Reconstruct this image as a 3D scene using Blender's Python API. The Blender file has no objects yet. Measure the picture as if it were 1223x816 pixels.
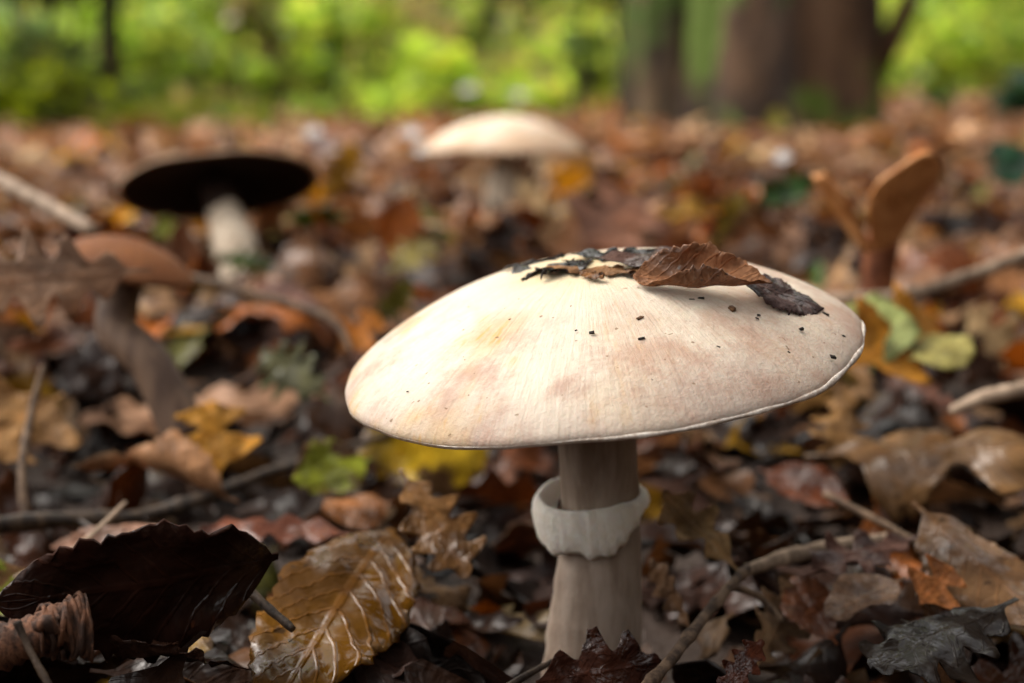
import bpy, math, random
import numpy as np
from mathutils import Vector, Matrix

random.seed(7)
RNG = np.random.default_rng(11)
PI = math.pi
S = bpy.context.scene
COL = S.collection

# ------------------------------------------------------------------ camera, world, sun, exposure
PITCH = math.radians(10.27)
CAMZ = 0.128
FPX = 1698.6            # focal length in photograph pixels (50 mm on 36 mm, 1223 px wide)
cam_d = bpy.data.cameras.new('camera')
cam = bpy.data.objects.new('camera', cam_d)
COL.objects.link(cam)
cam.location = (0, 0, CAMZ)
cam.rotation_euler = (PI / 2 - PITCH, 0, 0)
cam_d.lens = 50
cam_d.sensor_width = 36
cam_d.clip_start = 0.01
cam_d.clip_end = 400
cam_d.dof.use_dof = True
cam_d.dof.focus_distance = 0.272
cam_d.dof.aperture_fstop = 9.0
cam_d.dof.aperture_blades = 9
S.camera = cam

world = bpy.data.worlds.new('World')
S.world = world
world.use_nodes = True
wn = world.node_tree
bg = wn.nodes['Background']
sky = wn.nodes.new('ShaderNodeTexSky')
sky.sky_type = 'NISHITA'
sky.sun_disc = False
SUN_EL, SUN_AZ = math.radians(53), math.radians(-66)   # azimuth from +Y towards +X
sky.sun_elevation = SUN_EL
sky.sun_rotation = SUN_AZ
sky.dust_density = 4.0
sky.air_density = 1.2
hs = wn.nodes.new('ShaderNodeHueSaturation')           # overcast: nearly grey sky
hs.inputs['Saturation'].default_value = 0.18
wn.links.new(sky.outputs[0], hs.inputs['Color'])
tw = wn.nodes.new('ShaderNodeMix'); tw.data_type = 'RGBA'; tw.blend_type = 'MULTIPLY'   # warm white balance
tw.inputs[0].default_value = 1.0
tw.inputs[7].default_value = (1.0, .95, .90, 1)
wn.links.new(hs.outputs[0], tw.inputs[6])
wn.links.new(tw.outputs[2], bg.inputs[0])
bg.inputs[1].default_value = 0.15

sun_d = bpy.data.lights.new('sun', 'SUN')
sun = bpy.data.objects.new('sun', sun_d)
COL.objects.link(sun)
sun_d.energy = 0.9
sun_d.angle = math.radians(55)
sun_d.color = (1.0, 0.95, 0.87)
sdir = Vector((math.sin(SUN_AZ) * math.cos(SUN_EL), math.cos(SUN_AZ) * math.cos(SUN_EL), math.sin(SUN_EL)))
sun.rotation_euler = sdir.to_track_quat('Z', 'Y').to_euler()

S.view_settings.view_transform = 'Standard'
S.view_settings.look = 'None'
S.view_settings.gamma = 1.0
S.view_settings.exposure = 1.12
S.cycles.use_denoising = True
S.cycles.max_bounces = 6
S.cycles.diffuse_bounces = 3
S.cycles.transmission_bounces = 4
S.cycles.sample_clamp_indirect = 6

# ------------------------------------------------------------------ geometry helpers
FWD = Vector((0, math.cos(PITCH), -math.sin(PITCH)))
UPV = Vector((0, math.sin(PITCH), math.cos(PITCH)))
CAM = Vector((0, 0, CAMZ))


def ray(px, py):
    return Vector((1, 0, 0)) * ((px - 611.5) / FPX) + FWD + UPV * ((408 - py) / FPX)


def at(px, py, Y):
    """The point of the place that lies Y metres in front of the camera and shows at this pixel."""
    d = ray(px, py)
    return CAM + d * (Y / d.y)


def sm(t):
    t = np.clip(t, 0, 1)
    return t * t * (3 - 2 * t)


def g(x, y):
    """Height of the woodland floor."""
    x = np.asarray(x, float); y = np.asarray(y, float)
    z = -0.013 + 0.047 * sm((y - 0.34) / 0.42)
    z = z - .014 * np.exp(-((x + .12) / .07) ** 2 - ((y - .48) / .06) ** 2)
    z = z + 0.006 * np.sin(9 * x + 1.3) * np.sin(7 * y + .4) + 0.004 * np.sin(23 * x + 11 * y)
    z = z + sm((y - 1.0) / 1.5) * (0.060 * np.clip(x - .62, 0, 4) + 0.008 * np.sin(1.3 * x + .7) * np.sin(.9 * y))
    z = z - .022 * sm((y - 1.2) / 1.2) * sm((.3 - x) / .8)
    z = z + sm((y - 7) / 14) * 0.5
    return z


def ground_hit(px, py, dz=0.0):
    d = ray(px, py)
    lo, t = 0.12, 0.12
    while t < 12:
        p = CAM + d * (t / d.y)
        if p.z < float(g(p.x, p.y)) + dz:
            break
        lo = t
        t *= 1.02
    hi = t
    for _ in range(18):
        m = .5 * (lo + hi)
        p = CAM + d * (m / d.y)
        if p.z < float(g(p.x, p.y)) + dz:
            hi = m
        else:
            lo = m
    return CAM + d * (hi / d.y)


def mesh_np(name, V, F, uv=None, col=None, smooth=True):
    """V (n,3); F (m,k) int array of one face size; uv / col per vertex."""
    me = bpy.data.meshes.new(name)
    V = np.asarray(V, np.float32); F = np.asarray(F, np.int32)
    m, k = F.shape
    me.vertices.add(len(V)); me.vertices.foreach_set('co', V.ravel())
    me.loops.add(m * k); me.loops.foreach_set('vertex_index', F.ravel())
    me.polygons.add(m)
    me.polygons.foreach_set('loop_start', np.arange(0, m * k, k, dtype=np.int32))
    me.polygons.foreach_set('loop_total', np.full(m, k, np.int32))
    if smooth:
        me.polygons.foreach_set('use_smooth', np.ones(m, bool))
    if uv is not None:
        l = me.uv_layers.new(name='UVMap')
        l.data.foreach_set('uv', np.asarray(uv, np.float32)[F.ravel()].ravel())
    if col is not None:
        a = me.color_attributes.new('tint', 'FLOAT_COLOR', 'POINT')
        c = np.ones((len(V), 4), np.float32); c[:, :3] = col
        a.data.foreach_set('color', c.ravel())
    me.update(calc_edges=True)
    me.validate()
    return me


def link(name, me, mat=None, parent=None):
    o = bpy.data.objects.new(name, me)
    if mat is not None and me is not None and not me.materials:
        me.materials.append(mat)
    COL.objects.link(o)
    if parent is not None:
        o.parent = parent
    return o


def tag(o, label=None, cat=None, group=None, kind=None):
    if label: o['label'] = label
    if cat: o['category'] = cat
    if group: o['group'] = group
    if kind: o['kind'] = kind
    return o


def empty(name, loc, label, cat, group=None):
    o = bpy.data.objects.new(name, None)
    o.empty_display_size = 0.01
    o.location = loc
    COL.objects.link(o)
    return tag(o, label, cat, group)


def grid_faces(nu, nv, wrap=False):
    i, j = np.meshgrid(np.arange(nu - 1), np.arange(nv if wrap else nv - 1), indexing='ij')
    j2 = (j + 1) % nv
    return np.stack([i * nv + j, (i + 1) * nv + j, (i + 1) * nv + j2, i * nv + j2], -1).reshape(-1, 4)


def wob(seed, n=6, f=1.0):
    """A smooth random function of (a, b), about -1..1."""
    r = np.random.default_rng(seed)
    k = r.normal(size=(n, 2)) * f; ph = r.uniform(0, 2 * PI, n); am = r.uniform(.4, 1, n)
    am /= am.sum()
    def fn(a, b):
        s = 0
        for q in range(n):
            s = s + am[q] * np.sin(k[q, 0] * a + k[q, 1] * b + ph[q])
        return s * 1.6
    return fn


def tube(name, pts, rad, mat, parent=None, seg=10, sub=6, jit=.12, seed=0, knots=(), world_to=None):
    """A bent tapering stem through pts with uneven surface; closed ends."""
    P = [Vector(p) for p in pts]
    n = len(P)
    out, rr = [], []
    for i in range(n - 1):
        p0, p1, p2, p3 = P[max(i - 1, 0)], P[i], P[i + 1], P[min(i + 2, n - 1)]
        for s in range(sub):
            t = s / sub
            out.append(.5 * ((2 * p1) + (p2 - p0) * t + (2 * p0 - 5 * p1 + 4 * p2 - p3) * t * t + (3 * p1 - p0 - 3 * p2 + p3) * t ** 3))
            rr.append(rad[i] * (1 - t) + rad[i + 1] * t)
    out.append(P[-1]); rr.append(rad[-1])
    N = len(out)
    fn = wob(seed + 5, 7, 1.4)
    a = np.arange(seg) / seg * 2 * PI
    V = []
    t0 = (out[1] - out[0]).normalized()
    nx = t0.orthogonal().normalized()
    for i in range(N):
        t = (out[min(i + 1, N - 1)] - out[max(i - 1, 0)]).normalized()
        nx = (nx - t * nx.dot(t)).normalized()
        ny = t.cross(nx)
        kn = sum(kk * math.exp(-((i / (N - 1) - kp) / .02) ** 2) for kp, kk in knots)
        for j in range(seg):
            r = rr[i] * (1 + jit * float(fn(3 * math.cos(a[j]) + i * .9, 3 * math.sin(a[j]) + i * .5)) + kn)
            V.append(out[i] + (nx * math.cos(a[j]) + ny * math.sin(a[j])) * r)
    F = [list(f) for f in grid_faces(N, seg, True)]
    V.append(out[0]); V.append(out[-1])
    c0, c1 = len(V) - 2, len(V) - 1
    for j in range(seg):
        j2 = (j + 1) % seg
        F.append([c0, j, j2]); F.append([c1, (N - 1) * seg + j2, (N - 1) * seg + j])
    me = bpy.data.meshes.new(name)
    org = Vector(out[0])
    if parent is None:
        me.from_pydata([v - org for v in V], [], F)
    else:
        me.from_pydata([v - parent.location for v in V], [], F)
    me.polygons.foreach_set('use_smooth', np.ones(len(me.polygons), bool))
    me.update()
    o = link(name, me, mat, parent)
    if parent is None:
        o.location = org
    return o


def lathe(name, prof, seg, mat, parent, fn=None, mtx=None):
    """prof: list (r, z); fn(ang, i, r, z) -> (r, z) for irregularity; mtx places it in the parent's space."""
    V = []
    for i, (r, z) in enumerate(prof):
        for j in range(seg):
            a = j / seg * 2 * PI
            r2, z2 = fn(a, i, r, z) if fn else (r, z)
            V.append((r2 * math.cos(a), r2 * math.sin(a), z2))
    me = mesh_np(name, V, grid_faces(len(prof), seg, True))
    o = link(name, me, mat, parent)
    if mtx is not None:
        o.matrix_local = mtx
    return o


# ------------------------------------------------------------------ materials
class NB:
    """Small node-graph builder."""
    def __init__(s, name):
        s.m = bpy.data.materials.new(name); s.m.use_nodes = True
        s.t = s.m.node_tree; s.t.nodes.clear()
        s.out = s.t.nodes.new('ShaderNodeOutputMaterial')
    def n(s, typ, **kw):
        nd = s.t.nodes.new('ShaderNode' + typ)
        for k, v in kw.items():
            setattr(nd, k, v)
        return nd
    def set(s, sock, v):
        if v is None: return
        if hasattr(v, 'is_output'): s.t.links.new(v, sock)
        elif isinstance(v, (tuple, list)) and len(v) == 3 and sock.type == 'RGBA': sock.default_value = (*v, 1)
        else: sock.default_value = v
    def noise(s, vec, scale, detail=4, rough=.55, w=None, dist=0):
        nd = s.n('TexNoise')
        if w is not None:
            nd.noise_dimensions = '4D'; s.set(nd.inputs['W'], w)
        s.set(nd.inputs['Vector'], vec); s.set(nd.inputs['Scale'], scale)
        nd.inputs['Detail'].default_value = detail; nd.inputs['Roughness'].default_value = rough
        nd.inputs['Distortion'].default_value = dist
        return nd.outputs['Fac']
    def math(s, op, a, b=None, c=None, clamp=False):
        nd = s.n('Math', operation=op, use_clamp=clamp)
        s.set(nd.inputs[0], a); s.set(nd.inputs[1], b)
        if c is not None: s.set(nd.inputs[2], c)
        return nd.outputs[0]
    def ramp(s, fac, stops):
        nd = s.n('ValToRGB'); e = nd.color_ramp.elements
        while len(e) < len(stops): e.new(.5)
        for q, (p, c) in zip(e, stops):
            q.position = p
            q.color = (*c, 1) if isinstance(c, (tuple, list)) else (c, c, c, 1)
        s.set(nd.inputs[0], fac)
        return nd.outputs[0]
    def step(s, v, lo, hi, a=0.0, b=1.0):
        nd = s.n('MapRange', interpolation_type='SMOOTHSTEP')
        s.set(nd.inputs[0], v); s.set(nd.inputs[1], lo); s.set(nd.inputs[2], hi)
        s.set(nd.inputs[3], a); s.set(nd.inputs[4], b)
        return nd.outputs[0]
    def mix(s, f, a, b, mode='MIX'):
        nd = s.n('Mix', data_type='RGBA', blend_type=mode)
        s.set(nd.inputs[0], f); s.set(nd.inputs[6], a); s.set(nd.inputs[7], b)
        return nd.outputs[2]
    def bump(s, h, strength, dist, prev=None):
        nd = s.n('Bump'); s.set(nd.inputs['Height'], h)
        nd.inputs['Strength'].default_value = strength; nd.inputs['Distance'].default_value = dist
        if prev is not None: s.set(nd.inputs['Normal'], prev)
        return nd.outputs[0]
    def bsdf(s, color, rough, normal=None, spec=.5, **kw):
        nd = s.n('BsdfPrincipled')
        s.set(nd.inputs['Base Color'], color); s.set(nd.inputs['Roughness'], rough)
        s.set(nd.inputs['Normal'], normal); s.set(nd.inputs['Specular IOR Level'], spec)
        for k, v in kw.items(): s.set(nd.inputs[k.replace('_', ' ')], v)
        return nd.outputs[0]
    def done(s, sh):
        s.t.links.new(sh, s.out.inputs['Surface']); return s.m
    def objc(s):
        return s.n('TexCoord').outputs['Object']
    def sep(s, v):
        return s.n('SeparateXYZ') if v is None else s._sep(v)
    def _sep(s, v):
        nd = s.n('SeparateXYZ'); s.set(nd.inputs[0], v); return nd.outputs


def leaf_material(name, source, spots=.5, wet=.5, ribs=9, trans=.22, fresh=False):
    b = NB(name)
    oc = b.objc()
    if source == 'object':
        vm = b.n('VectorMath', operation='SCALE'); b.set(vm.inputs[0], oc); vm.inputs['Scale'].default_value = .052; oc = vm.outputs[0]
        oi = b.n('ObjectInfo'); base = oi.outputs['Color']; w = b.math('MULTIPLY', oi.outputs['Random'], 37.0)
    else:
        at_ = b.n('Attribute'); at_.attribute_name = 'tint'; base = at_.outputs['Color']; w = 3.0
    uv = b.sep(b.n('UVMap').outputs[0])
    u, v = uv[0], b.math('ABSOLUTE', b.math('SUBTRACT', uv[1], .5))          # v 0..0.5
    # veins
    mid = b.step(v, .012, .045, 1, 0)
    ph = b.math('FRACT', b.math('MULTIPLY', b.math('SUBTRACT', u, b.math('MULTIPLY', v, .42)), float(ribs)))
    lat = b.step(b.math('ABSOLUTE', b.math('SUBTRACT', ph, .5)), .03, .11, 1, 0)
    if source != 'object':
        lat = b.math('MULTIPLY', lat, .6)
    vein = b.math('MAXIMUM', mid, lat)
    n1 = b.noise(oc, 55, 5, .62, w)
    n2 = b.noise(oc, 240, 3, .6, w)
    n3 = b.noise(oc, 900, 2, .5, w)
    c = b.mix(b.step(n1, .36, .66), b.mix(1, base, (.55, .5, .47), 'MULTIPLY'), b.mix(1, base, (1.42, 1.36, 1.25), 'MULTIPLY'))
    c = b.mix(b.math('MULTIPLY', b.step(n2, .40, .66), .35), c, b.mix(1, c, (.6, .52, .48), 'MULTIPLY'))
    if fresh:    # green / yellow leaves with brown decay patches
        dec = b.step(b.math('ADD', b.noise(oc, 38, 4, .6, w), b.math('MULTIPLY', v, .35)), .62, .70)
        c = b.mix(dec, c, (.11, .055, .022))
    spot = b.math('MULTIPLY', b.step(b.noise(oc, 420, 2, .5, w), .64, .70), spots)
    c = b.mix(spot, c, (.012, .008, .006))
    c = b.mix(b.math('MULTIPLY', vein, .35), c, b.mix(1, c, (1.7, 1.5, 1.3), 'MULTIPLY') if not fresh else b.mix(1, c, (1.35, 1.3, 1.0), 'MULTIPLY'))
    wetn = b.noise(oc, 70, 3, .6, w)
    rough = b.step(wetn, .46, .56, .62, .62 - .46 * wet)
    h = b.math('ADD', b.math('MULTIPLY', vein, .5), b.math('ADD', b.math('MULTIPLY', n2, .45), b.math('MULTIPLY', n3, .22)))
    nrm = b.bump(b.math('ADD', b.noise(oc, 95, 3, .55, w, .8), 0.0), .8, .003)
    nrm = b.bump(h, .6, .0008, nrm)
    sh = b.bsdf(c, rough, nrm, spec=b.step(wetn, .46, .56, .06, .06 + .62 * wet))
    tr = b.n('BsdfTranslucent'); b.set(tr.inputs[0], b.mix(1, c, (1.25, .95, .6), 'MULTIPLY')); b.set(tr.inputs[1], nrm)
    mx = b.n('MixShader'); mx.inputs[0].default_value = trans
    b.t.links.new(sh, mx.inputs[1]); b.t.links.new(tr.outputs[0], mx.inputs[2])
    return b.done(mx.outputs[0])


def foliage_material(name):
    b = NB(name)
    at_ = b.n('Attribute'); at_.attribute_name = 'tint'
    c = at_.outputs['Color']
    sh = b.bsdf(c, .30, None, spec=.6)
    tr = b.n('BsdfTranslucent'); b.set(tr.inputs[0], b.mix(1, c, (1.3, 1.2, .6), 'MULTIPLY'))
    mx = b.n('MixShader'); mx.inputs[0].default_value = .58
    b.t.links.new(sh, mx.inputs[1]); b.t.links.new(tr.outputs[0], mx.inputs[2])
    return b.done(mx.outputs[0])


def bark_material(name, c1, c2, scale=120, moss=0.0, bump_d=.0012, rough=.75, mossc=(.07, .11, .015)):
    b = NB(name); oc = b.objc()
    mp = b.n('Mapping'); mp.inputs['Scale'].default_value = (1, 1, .35); b.set(mp.inputs[0], oc)
    n1 = b.noise(mp.outputs[0], scale, 6, .65); n2 = b.noise(oc, scale * .6, 5, .65); n3 = b.noise(oc, scale * 6, 3, .6)
    c = b.mix(b.step(n1, .38, .64), c1, c2)
    c = b.mix(b.math('MULTIPLY', b.step(n3, .45, .65), .45), c, b.mix(1, c, (.5, .46, .42), 'MULTIPLY'))
    if moss:
        c = b.mix(b.step(n2, .60 - .16 * moss, .70 - .16 * moss), c, b.mix(n3, mossc, tuple(1.8 * q for q in mossc)))
    h = b.math('ADD', n1, b.math('MULTIPLY', n3, .3))
    return b.done(b.bsdf(c, rough, b.bump(h, .8, bump_d), spec=.3))


M_LEAF = leaf_material('dead_leaf', 'object', spots=.6, wet=.75)
M_LEAF_DRY = leaf_material('dry_leaf', 'object', spots=.35, wet=.25, trans=.25)
M_LEAF_FRESH = leaf_material('turning_leaf', 'object', spots=.4, wet=.6, trans=.3, fresh=True)
M_LEAF_WET = leaf_material('wet_ribbed_leaf', 'object', spots=.7, wet=1.0, ribs=11)
M_LITTER = leaf_material('leaf_litter', 'tint', spots=.5, wet=.6)
M_FOL = foliage_material('undergrowth_leaf')
M_TWIG = bark_material('twig_bark', (.055, .032, .02), (.20, .13, .08), 260, bump_d=.0006)
M_TWIG_DARK = bark_material('dark_wet_twig_bark', (.018, .012, .009), (.085, .055, .035), 240, bump_d=.0006, rough=.5)
M_TWIG_PALE = bark_material('bleached_twig_bark', (.20, .14, .095), (.42, .31, .22), 220, bump_d=.0004)
M_WOOD = bark_material('red_brown_rotten_wood', (.03, .013, .007), (.15, .062, .03), 420, bump_d=.0008)
M_BARK = bark_material('tree_bark', (.02, .012, .008), (.14, .08, .043), 11, moss=.72, bump_d=.02)
M_BARK_MOSS = bark_material('mossy_tree_bark', (.04, .025, .014), (.17, .11, .055), 14, moss=.70, bump_d=.02, mossc=(.05, .085, .014))
M_STEMS = bark_material('undergrowth_stem', (.04, .028, .018), (.15, .10, .06), 40, bump_d=.004)


def soil_material():
    b = NB('woodland_soil'); oc = b.objc()
    n1 = b.noise(oc, 30, 6, .7); n2 = b.noise(oc, 160, 4, .65); n0 = b.noise(oc, 2.0, 3, .6)
    vo = b.n('TexVoronoi'); vo.inputs['Scale'].default_value = 24; b.set(vo.inputs['Vector'], oc)
    hue = b.sep(vo.outputs['Color'])
    lf = b.ramp(hue[0], [(0, (.03, .017, .01)), (.35, (.11, .055, .03)), (.6, (.19, .10, .055)), (.8, (.26, .15, .085)), (1, (.32, .15, .04))])
    y = b.sep(oc)[1]
    c = b.mix(b.step(y, .9, 2.2), b.mix(n1, (.012, .008, .006), (.05, .028, .018)), b.mix(n2, b.mix(1, lf, (.5, .5, .5), 'MULTIPLY'), lf))
    c = b.mix(b.math('MULTIPLY', b.step(n0, .5, .6), b.step(y, 4, 7)), c, (.06, .11, .02))
    return b.done(b.bsdf(c, .7, b.bump(b.math('ADD', n1, n2), .8, .004), spec=.3))


M_SOIL = soil_material()

CAP_R = 0.0556


def cap_material(name, R, cream, mid, edge, pink, ochre, ochre_left=True, spec=.2):
    b = NB(name); oc = b.objc(); xyz = b.sep(oc)
    x, y = xyz[0], xyz[1]
    r = b.math('DIVIDE', b.math('SQRT', b.math('ADD', b.math('MULTIPLY', x, x), b.math('MULTIPLY', y, y))), R)
    ang = b.math('ARCTAN2', y, x)
    pol = b.n('CombineXYZ'); b.set(pol.inputs[0], b.math('MULTIPLY', ang, R * 1.0)); b.set(pol.inputs[1], b.math('MULTIPLY', r, R * .12)); 
    sn = b.math('MULTIPLY', b.noise(oc, 40, 3, .6), 0.0)
    fib = b.noise(pol.outputs[0], 900, 4, .65)
    fib2 = b.noise(pol.outputs[0], 260, 3, .6)
    nb = b.noise(oc, 26, 4, .6, dist=.3)
    nm = b.noise(oc, 90, 6, .7)
    c = b.ramp(b.math('ADD', r, b.math('MULTIPLY', b.math('SUBTRACT', nb, .5), .5)), [(0, cream), (.42, mid), (.78, mid), (1, edge)])
    # pinkish bruised patches towards the edge
    pk = b.math('MULTIPLY', b.step(b.math('ADD', nm, b.math('MULTIPLY', b.math('SUBTRACT', nb, .5), .6)), .38, .68), b.step(r, .25, .75))
    c = b.mix(b.math('MULTIPLY', pk, .85), c, pink)
    c = b.mix(b.math('MULTIPLY', b.step(b.noise(oc, 330, 4, .7), .46, .64), .28), c, b.mix(1, c, (1.16, 1.16, 1.18), 'MULTIPLY'))
    # ochre stains on one flank
    pol2 = b.n('CombineXYZ'); b.set(pol2.inputs[0], b.math('MULTIPLY', ang, R)); b.set(pol2.inputs[1], b.math('MULTIPLY', r, R * .45))
    oc1 = b.step(b.noise(pol2.outputs[0], 300, 3, .55), .53, .66)
    oc2 = b.step(b.noise(oc, 34, 3, .6), .42, .60)
    side = b.step(x, -.7 * R, .25 * R, 1, .08) if ochre_left else 1.0
    c = b.mix(b.math('MULTIPLY', b.math('MULTIPLY', b.math('MULTIPLY', oc1, oc2), side), .9), c, ochre)
    c = b.mix(b.math('MULTIPLY', b.math('MULTIPLY', oc2, side), .55), c, b.mix(.5, cream, ochre))
    # silky fibres
    c = b.mix(b.math('MULTIPLY', b.step(fib, .42, .66), .20), c, b.mix(1, c, (.74, .66, .60), 'MULTIPLY'))
    c = b.mix(b.math('MULTIPLY', b.step(fib2, .50, .66), .16), c, b.mix(1, c, (.72, .62, .56), 'MULTIPLY'))
    sp = b.step(b.noise(oc, 620, 1, .5), .745, .77)
    c = b.mix(b.math('MULTIPLY', sp, .7), c, (.16, .09, .04))
    h = b.math('ADD', b.math('MULTIPLY', fib, .7), b.math('ADD', b.math('MULTIPLY', b.noise(oc, 900, 4, .7), .9), b.math('MULTIPLY', fib2, .8)))
    nrm = b.bump(h, .5, .0007)
    sh = b.bsdf(c, .66, nrm, spec=spec, Subsurface_Weight=.12, Subsurface_Scale=.002)
    return b.done(sh)


def plain_noise_material(name, c1, c2, scale, rough=.7, bump=.4, bd=.0006, stretch=None, spec=.3, sss=0):
    b = NB(name); oc = b.objc(); v = oc
    if stretch:
        mp = b.n('Mapping'); mp.inputs['Scale'].default_value = stretch; b.set(mp.inputs[0], oc); v = mp.outputs[0]
    n1 = b.noise(v, scale, 5, .62); n2 = b.noise(oc, scale * 3.1, 3, .6)
    c = b.mix(b.step(n1, .35, .66), c1, c2)
    return b.done(b.bsdf(c, rough, b.bump(b.math('ADD', n1, b.math('MULTIPLY', n2, .5)), bump, bd), spec=spec, Subsurface_Weight=sss, Subsurface_Scale=.002))


M_CAP = cap_material('mushroom_cap_skin', CAP_R, (.60, .475, .265), (.61, .54, .44), (.48, .395, .33), (.41, .27, .205), (.56, .29, .04))
M_CAP_BG = cap_material('pale_mushroom_cap_skin', .05, (.74, .60, .43), (.72, .61, .48), (.58, .42, .29), (.56, .36, .23), (.6, .36, .14))
M_CAP_BROWN = cap_material('tawny_mushroom_cap_skin', .028, (.17, .065, .028), (.18, .08, .042), (.30, .21, .15), (.10, .04, .025), (.3, .12, .04), False, .05)
M_GILL = plain_noise_material('dark_gills', (.018, .009, .006), (.045, .024, .016), 500, .8)
M_STEM = plain_noise_material('mushroom_stem_skin', (.23, .165, .12), (.37, .29, .23), 260, .65, .6, .0006, (1, 1, .16), sss=.08)
M_STEM_PALE = plain_noise_material('pale_stem_skin', (.58, .46, .33), (.78, .66, .51), 200, .6, .4, .0005, (1, 1, .15))
M_RING = plain_noise_material('mushroom_ring_skin', (.88, .81, .69), (.92, .87, .78), 420, .7, .6, .0008, sss=.12)
M_MARGIN = plain_noise_material('veil_remnant', (.52, .42, .34), (.82, .76, .68), 600, .7, .5, .0005)
M_TAWNY = plain_noise_material('tawny_fungus_skin', (.42, .16, .045), (.64, .30, .11), 160, .55, .4, .0005)
M_TAWNY_DARK = plain_noise_material('red_brown_fungus_stem', (.10, .03, .012), (.24, .08, .03), 160, .55, .4, .0005)
M_CRUMB = plain_noise_material('black_soil_crumb', (.008, .006, .005), (.03, .02, .015), 1500, .7)
M_CRUMB_BROWN = plain_noise_material('brown_bark_crumb', (.06, .028, .012), (.20, .10, .045), 1500, .7)

# ------------------------------------------------------------------ the floor of the wood
def build_floor():
    xs = np.concatenate([-np.geomspace(60, .6, 34), np.linspace(-.56, .56, 90), np.geomspace(.6, 60, 34)])
    ys = np.concatenate([np.linspace(-8, -.1, 12), np.linspace(0, 1.6, 120), np.geomspace(1.65, 90, 50)])
    X, Y = np.meshgrid(xs, ys, indexing='xy')
    Z = g(X, Y)
    V = np.stack([X, Y, Z], -1).reshape(-1, 3)
    F = grid_faces(len(ys), len(xs))[:, ::-1]
    o = link('woodland_floor', mesh_np('woodland_floor', V, F), M_SOIL)
    tag(o, kind='structure')


build_floor()

# ------------------------------------------------------------------ leaves
def leaf_arrays(kind='oak', nu=30, nv=9, curl=0., fold=0., wav=.03, cor=0., bend=0., twist=0., width=.27, seed=0, stalk=.10, skew=0., lobes=4.5, tear=0.):
    """Vertices and uv of one leaf of unit length along +x, upper side +z."""
    r = np.random.default_rng(seed)
    u = np.linspace(0, 1, nu); v = np.linspace(-1, 1, nv)
    t = np.clip((u - stalk) / (1 - stalk), 0, 1)
    ph = r.uniform(-.15, .15, 2)
    W = np.zeros((nu, 2))
    for s in (0, 1):
        if kind == 'oak':
            w = np.sin(PI * np.clip(t, 0, 1) ** .78) ** .75 * (.40 + .62 * t) * 1.08
            w = w * (.70 + .30 * np.cos(2 * PI * (lobes * t + ph[s] + .42)))
        elif kind == 'maple':
            w = np.sin(PI * t ** .9) ** .6 * (.62 + .38 * np.cos(2 * PI * (2.0 * t + ph[s] * .6 - .62))) * 1.25
        else:
            w = np.sin(PI * t ** .82) ** .82
            w = w * (1 - .07 * ((t * 22 + ph[s]) % 1.0))
        w = w * (1 + .10 * np.sin(9 * t + r.uniform(0, 6)) * t)
        rg = np.random.default_rng(seed + 50 + s)
        w = w * (1 + rg.normal(0, .045, nu) * (t > .03))
        if tear:
            k = r.uniform(.25, .85); w = w * (1 - tear * np.exp(-((t - k) / .06) ** 2))
        W[:, s] = np.maximum(w * width, .010 * (1 - .5 * t) + .003)
    U, VV = np.meshgrid(u, v, indexing='ij')
    WW = np.where(VV < 0, W[:, :1], W[:, 1:])
    y = VV * WW
    x = U + .10 * width * np.abs(VV) * np.sin(PI * np.clip((U - stalk) / (1 - stalk), 0, 1)) * 1.0
    f1, f2 = wob(seed + 100, 6, 5.0), wob(seed + 200, 5, 9.0)
    blade = np.clip((U - stalk) / .15, 0, 1)
    z = blade * wav * (f1(U * 1.6, y * 3.0) * (.35 + .65 * np.abs(VV)) + .45 * f2(U * 2, y * 4) * np.abs(VV))
    if cor:
        q = (U - .42 * np.abs(VV) * .5) * 11
        z = z + cor * np.abs(np.sin(PI * q)) * np.clip(np.abs(VV) * 3, 0, 1) * blade
    z = z + fold * np.abs(y) * blade
    y = y + skew * (U - .5) ** 2
    if abs(curl) > 1e-3:
        k = curl / width
        th = k * y
        y, z = np.sin(th) / k - z * np.sin(th), (1 - np.cos(th)) / k + z * np.cos(th)
    if abs(twist) > 1e-3:
        a = twist * (U - .35)
        y, z = y * np.cos(a) - z * np.sin(a), y * np.sin(a) + z * np.cos(a)
    if abs(bend) > 1e-3:
        th = bend * (x - .15)
        x, z = np.sin(th) / bend - z * np.sin(th), (1 - np.cos(th)) / bend + z * np.cos(th)
        x = x - x[0, nv // 2]; z = z - z[0, nv // 2]
    V = np.stack([x, y, z], -1).reshape(-1, 3)
    uv = np.stack([U, VV * .5 + .5], -1).reshape(-1, 2)
    return V, uv, grid_faces(nu, nv)


def thick(V, uv, F, nu, nv, th):
    """Give the sheet a real thickness: a second side and a rim."""
    G = V.reshape(nu, nv, 3)
    du = np.gradient(G, axis=0); dv = np.gradient(G, axis=1)
    n = np.cross(du, dv); n /= np.linalg.norm(n, axis=-1, keepdims=True) + 1e-9
    n = n.reshape(-1, 3)
    V2 = np.concatenate([V + n * th / 2, V - n * th / 2])
    N = len(V)
    idx = np.arange(N).reshape(nu, nv)
    b = np.concatenate([idx[0, :-1], idx[:-1, -1], idx[-1, :0:-1], idx[:0:-1, 0]])
    b2 = np.roll(b, -1)
    rim = np.stack([b, b2, b2 + N, b + N], -1)
    return V2, np.concatenate([uv, uv]), np.concatenate([F, F[:, ::-1] + N, rim])


def leaf_mesh(nm='leaf', nu=44, nv=13, th=.006, **kw):
    V, uv, F = leaf_arrays(nu=nu, nv=nv, **kw)
    V, uv, F = thick(V, uv, F, nu, nv, th)
    return mesh_np(nm, V, F, uv)


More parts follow.
